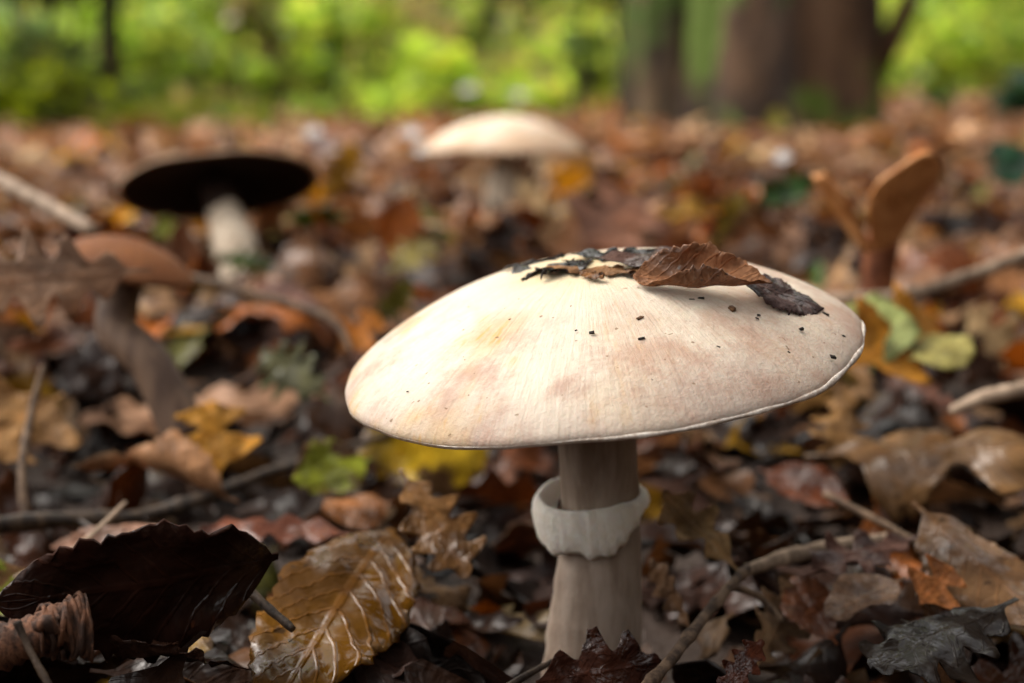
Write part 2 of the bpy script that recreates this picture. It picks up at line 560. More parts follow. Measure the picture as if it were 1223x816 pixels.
def frame(base, tip, up=(0, 0, 1), roll=0.):
    base, tip, up = Vector(base), Vector(tip), Vector(up)
    x = (tip - base); L = x.length; x.normalize()
    n = up - x * up.dot(x)
    if n.length < 1e-4:
        n = Vector((0, -1, 0)) - x * (-x.y)
    n.normalize()
    y = n.cross(x)
    c, s = math.cos(roll), math.sin(roll)
    y2 = y * c + n * s
    n2 = n * c - y * s
    m = Matrix((x * L, y2 * L, n2 * L)).transposed().to_4x4()
    m.translation = base
    return m


HERO_PX = []


def leaf(name, label, base, tip, color, mat=None, roll=0., up=(0, 0, 1), group=None, hero=True, cat='leaf', **kw):
    """One fallen leaf from its stalk to its tip."""
    me = leaf_mesh(name, **kw)
    o = link(name, me, mat or M_LEAF)
    o.matrix_world = frame(base, tip, up, roll)
    o.color = (*color, 1)
    tag(o, label, cat, group)
    return o


PAL = {
    'black-brown': (.024, .012, .008), 'dark brown': (.055, .025, .014), 'chestnut brown': (.15, .048, .016),
    'mid brown': (.18, .085, .038), 'purplish brown': (.105, .055, .042), 'tan': (.31, .19, .10),
    'pinkish tan': (.36, .215, .14), 'orange': (.42, .13, .018), 'yellow': (.50, .28, .02),
    'olive green': (.15, .15, .025), 'pale straw': (.42, .31, .17), 'green': (.07, .17, .025),
}
NEAR_W = {'black-brown': 6, 'dark brown': 8, 'chestnut brown': 6, 'mid brown': 5, 'purplish brown': 5, 'tan': 2.2, 'pinkish tan': 1.2, 'orange': .9, 'yellow': .5, 'olive green': .4, 'pale straw': .4, 'green': 0.1}  # darker mix for wet front leaves, with foreground shade painted in
FAR_W = {'black-brown': 1.5, 'dark brown': 2.5, 'chestnut brown': 4, 'mid brown': 6, 'purplish brown': 3, 'tan': 8, 'pinkish tan': 9, 'orange': 2, 'yellow': 1.6, 'olive green': .8, 'pale straw': 1.6, 'green': .3}
NAMES = list(PAL)


def painted_shade(x, y):
    """Shade painted into leaf colours, deeper in front and in the left hollow."""
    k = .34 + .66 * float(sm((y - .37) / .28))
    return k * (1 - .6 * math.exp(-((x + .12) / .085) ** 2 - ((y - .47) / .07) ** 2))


def pick(y, rng):
    f = float(sm((y - .36) / .5)); q = float(sm((y - .9) / 1.2))
    w = np.array([NEAR_W[k] * (1 - f) + FAR_W[k] * f * (1 + q * (2.2 if k in ('pinkish tan', 'pale straw') else (-.55 if k in ('orange', 'chestnut brown') else 0))) for k in NAMES])
    return NAMES[rng.choice(len(NAMES), p=w / w.sum())]


# height of the litter as it builds up, so that every leaf lies on those below it
GX0, GX1, GY0, GY1, GC = -.85, .85, .14, 1.75, .005
gnx, gny = int((GX1 - GX0) / GC), int((GY1 - GY0) / GC)
_gx, _gy = np.meshgrid(GX0 + (np.arange(gnx) + .5) * GC, GY0 + (np.arange(gny) + .5) * GC, indexing='ij')
PILE = g(_gx, _gy)


def settle(V, x, y, yaw, L, tilt, rng, sink=.35, limit=.03):
    """Lay leaf vertices V (unit length) down at x, y: returns the 4x4 and the world vertices."""
    cy, sy = math.cos(yaw), math.sin(yaw)
    P = V * L
    P = P - np.array([L * .5, 0, 0])
    wx, wy = x + P[:, 0] * cy - P[:, 1] * sy, y + P[:, 0] * sy + P[:, 1] * cy
    ix = np.clip(((wx - GX0) / GC).astype(int), 0, gnx - 1); iy = np.clip(((wy - GY0) / GC).astype(int), 0, gny - 1)
    h = PILE[ix, iy]
    A = np.stack([wx - x, wy - y, np.ones_like(wx)], -1)
    cf = np.linalg.lstsq(A, h, rcond=None)[0]
    sx, sy2 = np.clip(cf[0], -.7, .7) + rng.normal() * tilt, np.clip(cf[1], -.7, .7) + rng.normal() * tilt
    n = Vector((-sx, -sy2, 1)).normalized()
    xa = Vector((cy, sy, 0)); xa = (xa - n * xa.dot(n)).normalized()
    ya = n.cross(xa)
    R = np.array([[xa.x, ya.x, n.x], [xa.y, ya.y, n.y], [xa.z, ya.z, n.z]])
    Wd = P @ R.T + np.array([x, y, 0])
    ix = np.clip(((Wd[:, 0] - GX0) / GC).astype(int), 0, gnx - 1); iy = np.clip(((Wd[:, 1] - GY0) / GC).astype(int), 0, gny - 1)
    gap = PILE[ix, iy] - Wd[:, 2]
    z = np.quantile(gap, 1 - sink)
    Wd[:, 2] += z
    np.maximum.at(PILE, (ix, iy), np.minimum(Wd[:, 2], g(Wd[:, 0], Wd[:, 1]) + limit))
    m = Matrix(((xa.x * L, ya.x * L, n.x * L, 0), (xa.y * L, ya.y * L, n.y * L, 0), (xa.z * L, ya.z * L, n.z * L, 0), (0, 0, 0, 1)))
    o = Vector((x, y, z)) - Vector((xa.x, xa.y, xa.z)) * L * .5
    m.translation = o
    return m, Wd


def rand_shape(i, rng):
    return dict(kind=['oak', 'oak', 'oak', 'ovate', 'ovate', 'maple'][i % 6], curl=float(rng.normal(0, 1.25)), fold=float(rng.uniform(-.1, .5)),
                wav=float(rng.uniform(.03, .085)), cor=float(rng.choice([0, 0, .012])), bend=float(rng.normal(0, .8)), twist=float(rng.normal(0, .6)),
                width=float(rng.uniform(.22, .33)), seed=i * 13 + 5, lobes=float(rng.choice([3.5, 4.5])), skew=float(rng.normal(0, .2)), tear=float(rng.choice([0, .5, .8])))


SHAPES = [rand_shape(i, RNG) for i in range(24)]
STEM_XY = at(708, 765, .305)


BASES = []


def near_base(x, y, L):
    return any(math.hypot(x - b.x, y - b.y) < r + L * .3 for b, r in BASES)


def litter():
    """The uncountable lower litter: thousands of leaves in one mass."""
    near = [leaf_arrays(nu=13, nv=5, **s) for s in SHAPES]
    far = [leaf_arrays(nu=7, nv=3, **s) for s in SHAPES]
    VV, FF, UV, CC, off = [], [], [], [], 0
    rng = np.random.default_rng(3)
    n = 0
    while n < 4600:
        y = rng.uniform(.15, 1.7); x = rng.uniform(-.83, .83)
        if abs(x) > .13 + .46 * y or rng.random() > 1.25 - .35 * y:
            continue
        n += 1
        V, uv, F = near[rng.integers(24)]
        L = rng.uniform(.028, .06)
        if math.hypot(x - STEM_XY.x, y - STEM_XY.y) < .012 + L * .35: continue
        if near_base(x, y, L): continue
        m, Wd = settle(V, x, y, rng.uniform(0, 2 * PI), L, .40, rng, limit=.010 if y < .42 else .018)
        c = np.array(PAL[pick(y, rng)]) * rng.uniform(.65, 1.25) * painted_shade(x, y)
        VV.append(Wd); FF.append(F + off); UV.append(uv); CC.append(np.tile(c, (len(V), 1))); off += len(V)
    # farther floor
    N = 11000
    k = 0
    while k < N:
        y = 1.55 + 5.4 * rng.random() ** 1.35; x = rng.uniform(-3.4, 3.4)
        if abs(x) > .3 + .48 * y: continue
        k += 1
        V, uv, F = far[rng.integers(24)]
        L = rng.uniform(.04, .085)
        yaw = rng.uniform(0, 2 * PI); tl = Vector((rng.normal() * .4, rng.normal() * .4, 1)).normalized()
        q = tl.to_track_quat('Z', 'Y').to_matrix() @ Matrix.Rotation(yaw, 3, 'Z')
        Wd = (V - [.5, 0, 0]) * L @ np.array(q).T + [x, y, float(g(x, y)) + rng.uniform(.004, .03)]
        c = np.array(PAL[pick(y, rng)]) * rng.uniform(1.1, 1.75)
        VV.append(Wd); FF.append(F + off); UV.append(uv); CC.append(np.tile(c, (len(V), 1))); off += len(V)
    # and the floor to both sides of the view
    for cnt, x1, ya, yb, la, lb in ((6500, 1.6, -.6, 1.7, .04, .065), (7500, 5.0, 1.55, 7.0, .06, .11)):
        k = 0
        while k < cnt:
            x, y = rng.uniform(-x1, x1), rng.uniform(ya, yb)
            if abs(x) < (.12 + .44 * max(y, .1) if yb < 2 else .28 + .46 * y): continue
            k += 1
            V, uv, F = far[rng.integers(24)]
            L = rng.uniform(la, lb)
            tl = Vector((rng.normal() * .4, rng.normal() * .4, 1)).normalized()
            q = tl.to_track_quat('Z', 'Y').to_matrix() @ Matrix.Rotation(rng.uniform(0, 2 * PI), 3, 'Z')
            Wd = (V - [.5, 0, 0]) * L @ np.array(q).T + [x, y, float(g(x, y)) + rng.uniform(.004, .026)]
            c = np.array(PAL[pick(y, rng)]) * rng.uniform(.8, 1.4)
            VV.append(Wd); FF.append(F + off); UV.append(uv); CC.append(np.tile(c, (len(V), 1))); off += len(V)
    o = link('leaf_litter', mesh_np('leaf_litter', np.concatenate(VV), np.concatenate(FF), np.concatenate(UV), np.concatenate(CC)), M_LITTER)
    tag(o, 'deep brown litter of fallen leaves covering the woodland floor', 'leaf litter', kind='stuff')


BASES += [(at(607, 262, .89), .022), (at(288, 312, .705), .016), (at(222, 478, .425), .010), (at(1047, 345, .50), .010)]
litter()

# ------------------------------------------------------------------ hand-placed leaves (the ones that can be told apart)
def gp(px, py, dz):
    return ground_hit(px, py, dz)


HEROES = []   # (px, py, radius) kept clear of other loose leaves


def H(px0, py0, dz0, px1, py1, dz1, name, label, color, clear=None, Y0=None, Y1=None, **kw):
    b = at(px0, py0, Y0) if Y0 else gp(px0, py0, dz0)
    t = at(px1, py1, Y1) if Y1 else gp(px1, py1, dz1)
    HEROES.append((.5 * (px0 + px1), .5 * (py0 + py1), clear if clear is not None else .42 * math.hypot(px1 - px0, py1 - py0)))
    return leaf(name, label, b, t, color, **kw)


def front_leaves():
    # big dark leaf standing on its side, bottom left
    H(332, 664, 0, -8, 736, 0, 'dead_oak_leaf', 'large blackish leaf standing on edge behind the broken wood stub', (.030, .012, .008), Y0=.272, Y1=.248,
      roll=1.2, kind='ovate', width=.30, curl=-.7, wav=.06, bend=.25, seed=31, stalk=.02, fold=.1, mat=M_LEAF, clear=120, th=.011)
    H(300, 800, 0, 130, 770, 0, 'dead_oak_leaf', 'folded dark brown leaf under the large blackish leaf', (.05, .024, .016), Y0=.262, Y1=.25,
      roll=.5, kind='oak', width=.25, curl=.5, wav=.06, seed=33, clear=60)
    # wet ribbed yellow-brown leaf
    H(468, 632, 0, 318, 842, 0, 'ribbed_leaf', 'wet ochre brown ribbed leaf with strong parallel veins', (.125, .056, .006), Y0=.328, Y1=.246,
      roll=-.2, kind='ovate', width=.18, curl=-.35, cor=.016, wav=.035, bend=-.12, seed=41, mat=M_LEAF_WET, clear=120, stalk=.02)
    H(478, 560, 0, 560, 690, 0, 'dead_oak_leaf', 'brown leaf propped upright with a slate grey wet lower edge', (.20, .105, .04), Y0=.335, Y1=.315,
      roll=.1, up=(.1, -.9, .45), kind='oak', width=.40, curl=.5, wav=.05, seed=47, clear=70)
    H(505, 690, 0, 575, 640, 0, 'dead_leaf', 'slate grey wet leaf under the propped brown leaf', (.085, .09, .10), Y0=.318, Y1=.325,
      roll=.4, kind='ovate', width=.34, curl=.4, seed=48, clear=10)
    H(600, 520, 0, 425, 545, 0, 'yellow_leaf', 'bright yellow leaf behind the big pale mushroom cap', (.52, .36, .02), Y0=.47, Y1=.44,
      roll=-.9, kind='ovate', width=.34, curl=.3, wav=.05, seed=51, mat=M_LEAF_FRESH, clear=90)
    H(445, 548, 0, 350, 572, 0, 'turning_leaf', 'yellow and green leaf with an orange edge by the dark twig', (.24, .28, .03), Y0=.41, Y1=.395,
      roll=-.75, kind='ovate', width=.40, curl=.4, wav=.05, seed=53, mat=M_LEAF_FRESH, clear=55)
    H(470, 600, 0, 385, 610, 0, 'dead_leaf', 'shiny orange brown leaf under the yellow and green leaf', (.30, .13, .05), Y0=.39, Y1=.375,
      roll=-.5, kind='ovate', width=.36, curl=-.6, wav=.05, seed=54, mat=M_LEAF_WET, clear=45)
    H(262, 575, 0, 250, 480, 0, 'maple_leaf', 'golden orange lobed leaf above the dark fallen twig', (.50, .26, .045), Y0=.40, Y1=.415,
      roll=.2, up=(.1, -.9, .5), kind='maple', width=.46, curl=.35, wav=.05, seed=57, mat=M_LEAF_DRY, clear=60)
    H(285, 600, 0, 150, 545, 0, 'curled_leaf', 'tan leaf rolled into a dark hollow beside the golden lobed leaf', (.34, .185, .095), Y0=.385, Y1=.40,
      roll=.9, kind='ovate', width=.34, curl=2.1, wav=.04, seed=59, mat=M_LEAF_DRY, clear=70)
    H(170, 545, 0, 92, 585, 0, 'curled_leaf', 'small tan leaf curled over like a hook behind the dark twig', (.30, .19, .11), Y0=.40, Y1=.39,
      roll=.5, kind='ovate', width=.36, curl=1.4, bend=1.0, seed=60, mat=M_LEAF_DRY, clear=35)
    H(395, 470, 0, 95, 502, 0, 'dead_oak_leaf', 'long pinkish tan leaf lying flat behind the golden lobed leaf', (.33, .20, .13), Y0=.52, Y1=.485,
      roll=-.35, kind='oak', width=.24, curl=-.4, wav=.07, seed=61, mat=M_LEAF_DRY, clear=90)
    H(75, 470, 0, -40, 540, 0, 'dead_oak_leaf', 'broad ochre tan leaf leaning behind the upright thin twig', (.36, .21, .09), Y0=.44, Y1=.40,
      roll=-.6, kind='maple', width=.42, curl=.5, wav=.06, seed=63, mat=M_LEAF_DRY, clear=60)
    H(75, 700, 0, -60, 720, 0, 'turning_leaf', 'green and yellow leaf poking out behind the large blackish leaf', (.20, .26, .03), Y0=.315, Y1=.30,
      roll=-.4, kind='ovate', width=.42, curl=.4, seed=65, mat=M_LEAF_FRESH, clear=60)
    H(240, 650, 0, 60, 655, 0, 'dead_leaf', 'pinkish brown flat leaf between the dark twig and the blackish leaf', (.26, .15, .11), Y0=.345, Y1=.335,
      roll=-.2, kind='ovate', width=.30, curl=.3, seed=66, mat=M_LEAF, clear=50)
    H(430, 640, 0, 240, 625, 0, 'dead_oak_leaf', 'reddish brown wet leaf under the dark fallen twig', (.17, .06, .035), Y0=.36, Y1=.355,
      roll=-.25, kind='oak', width=.27, curl=-.4, wav=.06, seed=67, mat=M_LEAF_WET, clear=60)
    # leaf at the foot of the stem, with a torn top edge
    H(640, 815, 0, 790, 790, 0, 'torn_leaf', 'dark red-brown torn leaf standing before the foot of the ringed stem', (.060, .022, .014), Y0=.268, Y1=.272,
      roll=1.2, kind='oak', width=.46, curl=.35, wav=.09, seed=71, lobes=3.5, mat=M_LEAF_WET, clear=70, stalk=.01)
    H(850, 835, 0, 912, 772, 0, 'curled_leaf', 'red-brown leaf with its tip curled up near the knobbly twig', (.085, .026, .014), Y0=.262, Y1=.27,
      roll=.5, up=(-.6, -.5, .6), kind='oak', width=.36, curl=1.3, bend=.8, seed=73, mat=M_LEAF_WET, clear=40)
    H(885, 685, 0, 790, 588, 0, 'dead_oak_leaf', 'crisp olive brown oak leaf standing right of the mushroom ring', (.30, .20, .10), Y0=.312, Y1=.322,
      roll=.15, up=(.45, -.8, .3), kind='oak', width=.42, curl=.55, wav=.07, seed=75, mat=M_LEAF_DRY, clear=70, lobes=3.5)
    H(830, 760, 0, 775, 668, 0, 'dead_oak_leaf', 'narrow brown leaf leaning beside the lower mushroom stem', (.20, .12, .07), Y0=.308, Y1=.322,
      roll=-.3, up=(-.5, -.8, .3), kind='oak', width=.24, curl=.5, wav=.06, seed=77, mat=M_LEAF_DRY, clear=45)
    H(900, 800, 0, 960, 700, 0, 'dead_oak_leaf', 'pale brown ragged oak leaf behind the knobbly twig', (.24, .155, .09), Y0=.30, Y1=.325,
      roll=.2, up=(.2, -.7, .6), kind='oak', width=.34, curl=.4, wav=.07, seed=79, mat=M_LEAF_DRY, clear=60)
    H(1000, 770, 0, 945, 690, 0, 'dead_leaf', 'rust brown folded leaf between the ragged oak leaf and the black leaf', (.17, .062, .028), Y0=.305, Y1=.325,
      roll=.1, up=(-.5, -.7, .5), kind='ovate', width=.26, fold=.7, seed=81, clear=40)
    H(960, 545, 0, 1260, 520, 0, 'arched_leaf', 'large tan leaf arched over a dark hollow on the right', (.145, .082, .036), Y0=.405, Y1=.375,
      roll=.30, kind='maple', width=.30, curl=-.9, wav=.075, bend=-.2, seed=83, mat=M_LEAF, clear=120)
    H(1010, 455, 0, 1000, 560, 0, 'dead_oak_leaf', 'brown oak leaf hanging below the yellow green leaf pair', (.26, .15, .06), Y0=.42, Y1=.40,
      roll=.1, up=(.1, -.8, .55), kind='oak', width=.42, curl=.4, wav=.06, seed=85, mat=M_LEAF_DRY, clear=60)
    H(1090, 600, 0, 1265, 760, 0, 'dead_leaf', 'smooth tan leaf sloping down beside the small orange scrap', (.16, .09, .045), Y0=.33, Y1=.29,
      roll=.35, kind='ovate', width=.26, curl=-.6, wav=.055, seed=87, mat=M_LEAF, clear=90)
    H(1098, 722, 0, 1138, 676, 0, 'leaf_scrap', 'small bright orange brown leaf scrap near the sloping tan leaf', (.42, .17, .06), Y0=.298, Y1=.305,
      roll=.1, up=(-.2, -.8, .5), kind='maple', width=.48, curl=.3, seed=89, stalk=.02, mat=M_LEAF_DRY, clear=25)
    H(1215, 715, 0, 1040, 800, 0, 'black_wet_leaf', 'glossy blackish wet leaf with pointed corners, bottom right of the twig', (.022, .015, .011), Y0=.285, Y1=.262,
      roll=-.1, kind='oak', width=.44, curl=-.5, wav=.06, seed=91, mat=M_LEAF, clear=90)
    H(1100, 640, 0, 960, 690, 0, 'dead_leaf', 'purplish brown flat leaf left of the small orange scrap', (.12, .066, .055), Y0=.335, Y1=.315,
      roll=-.3, kind='oak', width=.30, curl=.4, wav=.06, seed=93, clear=60)
    H(1080, 690, 0, 985, 735, 0, 'dead_leaf', 'greyish tan wet leaf between the orange scrap and the pale stick', (.21, .135, .095), Y0=.31, Y1=.30,
      roll=-.2, kind='ovate', width=.32, curl=.5, wav=.05, seed=94, clear=40)
    H(905, 560, 0, 1015, 600, 0, 'dead_leaf', 'rust orange leaf in shade below the mushroom cap edge', (.10, .03, .012), Y0=.40, Y1=.385,
      roll=.5, kind='ovate', width=.30, curl=.4, seed=95, clear=45)
    H(1160, 500, 0, 1085, 455, 0, 'dead_leaf', 'dark pinkish leaf behind the large arched tan leaf', (.20, .10, .075), Y0=.45, Y1=.46,
      roll=-.4, kind='oak', width=.3, curl=.4, seed=96, clear=40)


def mid_leaves():
    H(1042, 445, 0, 1046, 350, 0, 'turning_leaf', 'pale green leaf just beyond the cap edge', (.30, .36, .14), Y0=.43, Y1=.45,
      roll=.1, up=(-.2, -.75, .6), kind='ovate', width=.46, curl=.3, seed=101, mat=M_LEAF_DRY, clear=45)
    H(1010, 440, 0, 1115, 378, 0, 'turning_leaf', 'golden orange leaf beside the pale green leaf', (.52, .25, .035), Y0=.425, Y1=.45,
      roll=.1, up=(.2, -.75, .6), kind='maple', width=.36, curl=.4, seed=102, mat=M_LEAF_DRY, clear=45)
    H(1085, 430, 0, 1160, 405, 0, 'turning_leaf', 'pale greenish yellow rounded leaf tip by the golden leaf', (.38, .36, .13), Y0=.43, Y1=.44,
      roll=-.2, up=(.1, -.6, .8), kind='ovate', width=.40, curl=-.3, seed=103, mat=M_LEAF_DRY, clear=35)
    H(990, 205, 0, 905, 245, 0, 'green_leaf', 'fresh green leaf left of the split tawny mushroom', (.05, .12, .035), Y0=.72, Y1=.70,
      roll=-.8, kind='oak', width=.42, curl=.5, fold=.3, wav=.07, seed=105, mat=M_LEAF_FRESH, clear=40)
    H(845, 305, 0, 890, 228, 0, 'turning_leaf', 'olive yellow leaf standing beyond the cap', (.24, .18, .02), Y0=.60, Y1=.61,
      roll=.0, up=(.2, -.9, .3), kind='oak', width=.36, curl=.4, seed=106, mat=M_LEAF_FRESH, clear=35)
    H(385, 245, 0, 425, 170, 0, 'turning_leaf', 'orange and olive leaf standing right of the black-gilled mushroom', (.36, .20, .02), Y0=.78, Y1=.79,
      roll=.0, up=(.1, -.9, .3), kind='oak', width=.42, curl=.4, seed=107, mat=M_LEAF_DRY, clear=35)
    H(250, 305, 0, 328, 318, 0, 'green_leaf', 'dark green leaf at the foot of the black-gilled mushroom', (.06, .105, .012), Y0=.64, Y1=.64,
      roll=1.0, kind='oak', width=.34, curl=.5, seed=108, mat=M_LEAF_FRESH, clear=35)
    H(178, 282, 0, 222, 268, 0, 'green_leaf', 'small yellow green leaf beneath the black gills', (.19, .22, .015), Y0=.66, Y1=.67,
      roll=.8, kind='ovate', width=.44, curl=.2, seed=109, mat=M_LEAF_FRESH, clear=20)
    H(440, 395, 0, 492, 335, 0, 'turning_leaf', 'dark olive leaf between the cap and the orange scrap leaf', (.11, .10, .012), Y0=.52, Y1=.53,
      roll=.0, up=(.2, -.9, .3), kind='oak', width=.44, curl=.4, seed=110, mat=M_LEAF_FRESH, clear=30)
    H(400, 425, 0, 452, 375, 0, 'orange_leaf', 'orange leaf scrap left of the mushroom cap', (.44, .17, .03), Y0=.49, Y1=.50,
      roll=.0, up=(.0, -.8, .6), kind='maple', width=.40, curl=.4, seed=111, mat=M_LEAF_DRY, clear=30)
    H(455, 330, 0, 520, 290, 0, 'turning_leaf', 'yellowish olive leaf with pale green spots behind the cap', (.26, .22, .06), Y0=.60, Y1=.62,
      roll=.0, up=(.0, -.7, .7), kind='oak', width=.46, curl=.4, seed=112, mat=M_LEAF_FRESH, clear=35)
    H(395, 480, 0, 312, 420, 0, 'mossy_leaf', 'grey green lichen-covered leaf left of the cap edge', (.10, .105, .055), Y0=.46, Y1=.48,
      roll=.0, up=(.1, -.8, .5), kind='oak', width=.44, curl=.4, wav=.08, seed=113, clear=40)
    H(180, 322, 0, -40, 338, 0, 'dead_oak_leaf', 'big pale brown leaf lying against the leaning tawny mushroom', (.34, .22, .15), Y0=.408, Y1=.38,
      roll=-1.15, kind='oak', width=.36, curl=-.5, wav=.07, seed=114, mat=M_LEAF_DRY, clear=60)
    H(460, 310, 0, 492, 232, 0, 'dead_leaf', 'rusty orange brown leaf standing behind the cap', (.30, .095, .02), Y0=.68, Y1=.69,
      roll=.0, up=(.1, -.95, .2), kind='ovate', width=.34, curl=.5, seed=115, mat=M_LEAF_DRY, clear=30)
    H(390, 370, 0, 300, 345, 0, 'dead_leaf', 'purplish pink flat leaf below the black-gilled mushroom', (.26, .14, .115), Y0=.56, Y1=.55,
      roll=-.5, kind='ovate', width=.32, curl=.3, seed=116, clear=35)
    H(560, 270, 0, 640, 245, 0, 'dead_leaf', 'tawny leaf at the foot of the distant pale mushroom', (.30, .17, .09), Y0=.80, Y1=.80,
      roll=.5, kind='oak', width=.36, curl=.4, seed=117, mat=M_LEAF_DRY, clear=20)
    H(690, 300, 0, 770, 240, 0, 'dead_leaf', 'pinkish brown broad leaf behind the cap top', (.27, .135, .09), Y0=.66, Y1=.70,
      roll=.0, up=(.0, -.8, .6), kind='maple', width=.44, curl=.4, seed=118, mat=M_LEAF_DRY, clear=40)
    H(1223, 225, 0, 1185, 170, 0, 'green_leaf', 'dark bluish green leaf at the end of the long pale twig', (.02, .065, .035), Y0=.75, Y1=.77,
      roll=.0, up=(-.3, -.8, .5), kind='ovate', width=.40, curl=.3, seed=119, mat=M_LEAF_FRESH, clear=25)
    H(900, 480, 0, 950, 445, 0, 'dead_leaf', 'dark chestnut leaf tucked under the right of the cap', (.12, .05, .025), Y0=.45, Y1=.46,
      roll=-.3, kind='oak', width=.4, curl=.4, seed=120, clear=20)


def glint_scraps():  # leaf scraps coloured near white to imitate glints of the sky
    for q, (px, py, Y, ln, lb) in enumerate([(492, 160, 1.05, .017, 'leaf scrap whitened as a sky glint left of the distant pale mushroom'), (506, 180, .98, .015, 'leaf scrap whitened as a sky glint below the left edge of the distant pale cap'),
                                             (375, 160, 1.1, .016, 'leaf scrap whitened as a sky glint beyond the black-gilled mushroom'), (560, 108, 2.2, .03, 'leaf whitened as a sky glint above the distant pale mushroom'),
                                             (620, 116, 2.3, .026, 'leaf scrap whitened as a sky glint among the lime green bramble'), (935, 190, .8, .012, 'small leaf scrap whitened as a glint before the thick tree trunk')]):
        p = at(px, py, Y)
        leaf('glint_leaf_scrap', lb, p - Vector((ln / 2, 0, 0)), p + Vector((ln / 2, 0, .002)), (.70, .74, .80), up=(-.3, -.6, .7), kind='ovate', width=.40, curl=.3, wav=.05, seed=300 + q, nu=20, nv=7, stalk=.02, mat=M_LEAF_WET)


front_leaves()
mid_leaves()
glint_scraps()

# ------------------------------------------------------------------ mushrooms
AX_MAIN = Vector((-math.tan(math.radians(7.4)), -math.tan(math.radians(4.9)), 1)).normalized()


def axis_matrix(center, axis):
    z = Vector(axis).normalized()
    x = Vector((1, 0, 0)); x = (x - z * x.dot(z)).normalized()
    y = z.cross(x)
    m = Matrix((x, y, z)).transposed().to_4x4()
    m.translation = center
    return m


def cap_prof(r, h):
    return h * np.clip(1 - np.clip(r, 0, 1) ** 1.85, 0, 1) ** .78


def gill_mesh(name, R, r0, depth, n, rise):
    """Radial gills: thin folds running from the stem to the edge."""
    V = []
    rs = np.linspace(r0, R, 7)
    for r in rs:
        t = (r - r0) / (R - r0)
        for j in range(2 * n):
            a = j / (2 * n) * 2 * PI
            d = depth * (1 - t ** 3) * (1 if j % 2 else -.1)
            V.append((r * math.cos(a), r * math.sin(a), rise * (1 - t ** 2) - d))
    return mesh_np(name, V, grid_faces(len(rs), 2 * n, True), smooth=False)


def cap_mesh(name, R, h, seed, rimw=.02, seg=144, rows=46, thickness=.0016):
    f1, f2, f3 = wob(seed, 6, 1.6), wob(seed + 1, 8, 7), wob(seed + 2, 6, 3.0)
    f4 = wob(seed + 3, 9, 22)
    a = np.arange(seg) / seg * 2 * PI
    rr = np.concatenate([[.0005], np.linspace(.02, .9, rows - 14), np.linspace(.91, 1.0, 13)])
    rows_ = []
    for q in rr:
        x, y = np.cos(a) * q, np.sin(a) * q
        rim = 1 + rimw * f1(np.cos(a) * 1.5, np.sin(a) * 1.5) + rimw * .30 * f2(np.cos(a) * 1.2, np.sin(a) * 1.2) * q + .007 * f4(np.cos(a), np.sin(a)) * max(q - .9, 0) * 10
        z = cap_prof(q, h) * (1 + .03 * f1(x, y)) + R * .015 * f3(x * 2, y * 2) * (1 - q ** 4) + R * .026 * f2(np.cos(a) * .6, np.sin(a) * .6) * q ** 6
        rows_.append(np.stack([x * R * rim, y * R * rim, z], -1))
    last = rows_[-1].copy(); inn = last.copy()
    dn = last.copy(); dn[:, 2] -= thickness * .7; dn[:, :2] *= 1.0
    inn[:, :2] *= .972; inn[:, 2] -= thickness * .9
    inn2 = last.copy(); inn2[:, :2] *= .93; inn2[:, 2] += 0
    rows_ += [dn, inn, inn2]
    V = np.concatenate(rows_)
    return mesh_np(name, V, grid_faces(len(rows_), seg, True)), last


def ring_curve(name, pts, rad, seed, seg=6):
    """A lumpy closed bead along pts (n,3)."""
    n = len(pts)
    f = wob(seed, 9, 14); f2 = wob(seed + 1, 5, 4)
    c = pts.mean(0)
    V = []
    for i in range(n):
        p = pts[i]; o = np.array([p[0] - c[0], p[1] - c[1], 0]); o /= np.linalg.norm(o)
        r = rad * (1 + .9 * f(o[0], o[1])) * np.clip(.42 + .62 * o[0] + .45 * f2(o[0], o[1]), .06, 1.2)
        for j in range(seg):
            a = j / seg * 2 * PI
            V.append(p + o * math.cos(a) * r * .6 + np.array([0, 0, 1]) * math.sin(a) * r)
    return mesh_np(name, V, grid_faces(n + 0, seg, True) if False else _closed(n, seg))


def _closed(n, seg):
    F = []
    for i in range(n):
        for j in range(seg):
            i2, j2 = (i + 1) % n, (j + 1) % seg
            F.append((i * seg + j, i2 * seg + j, i2 * seg + j2, i * seg + j2))
    return np.array(F)


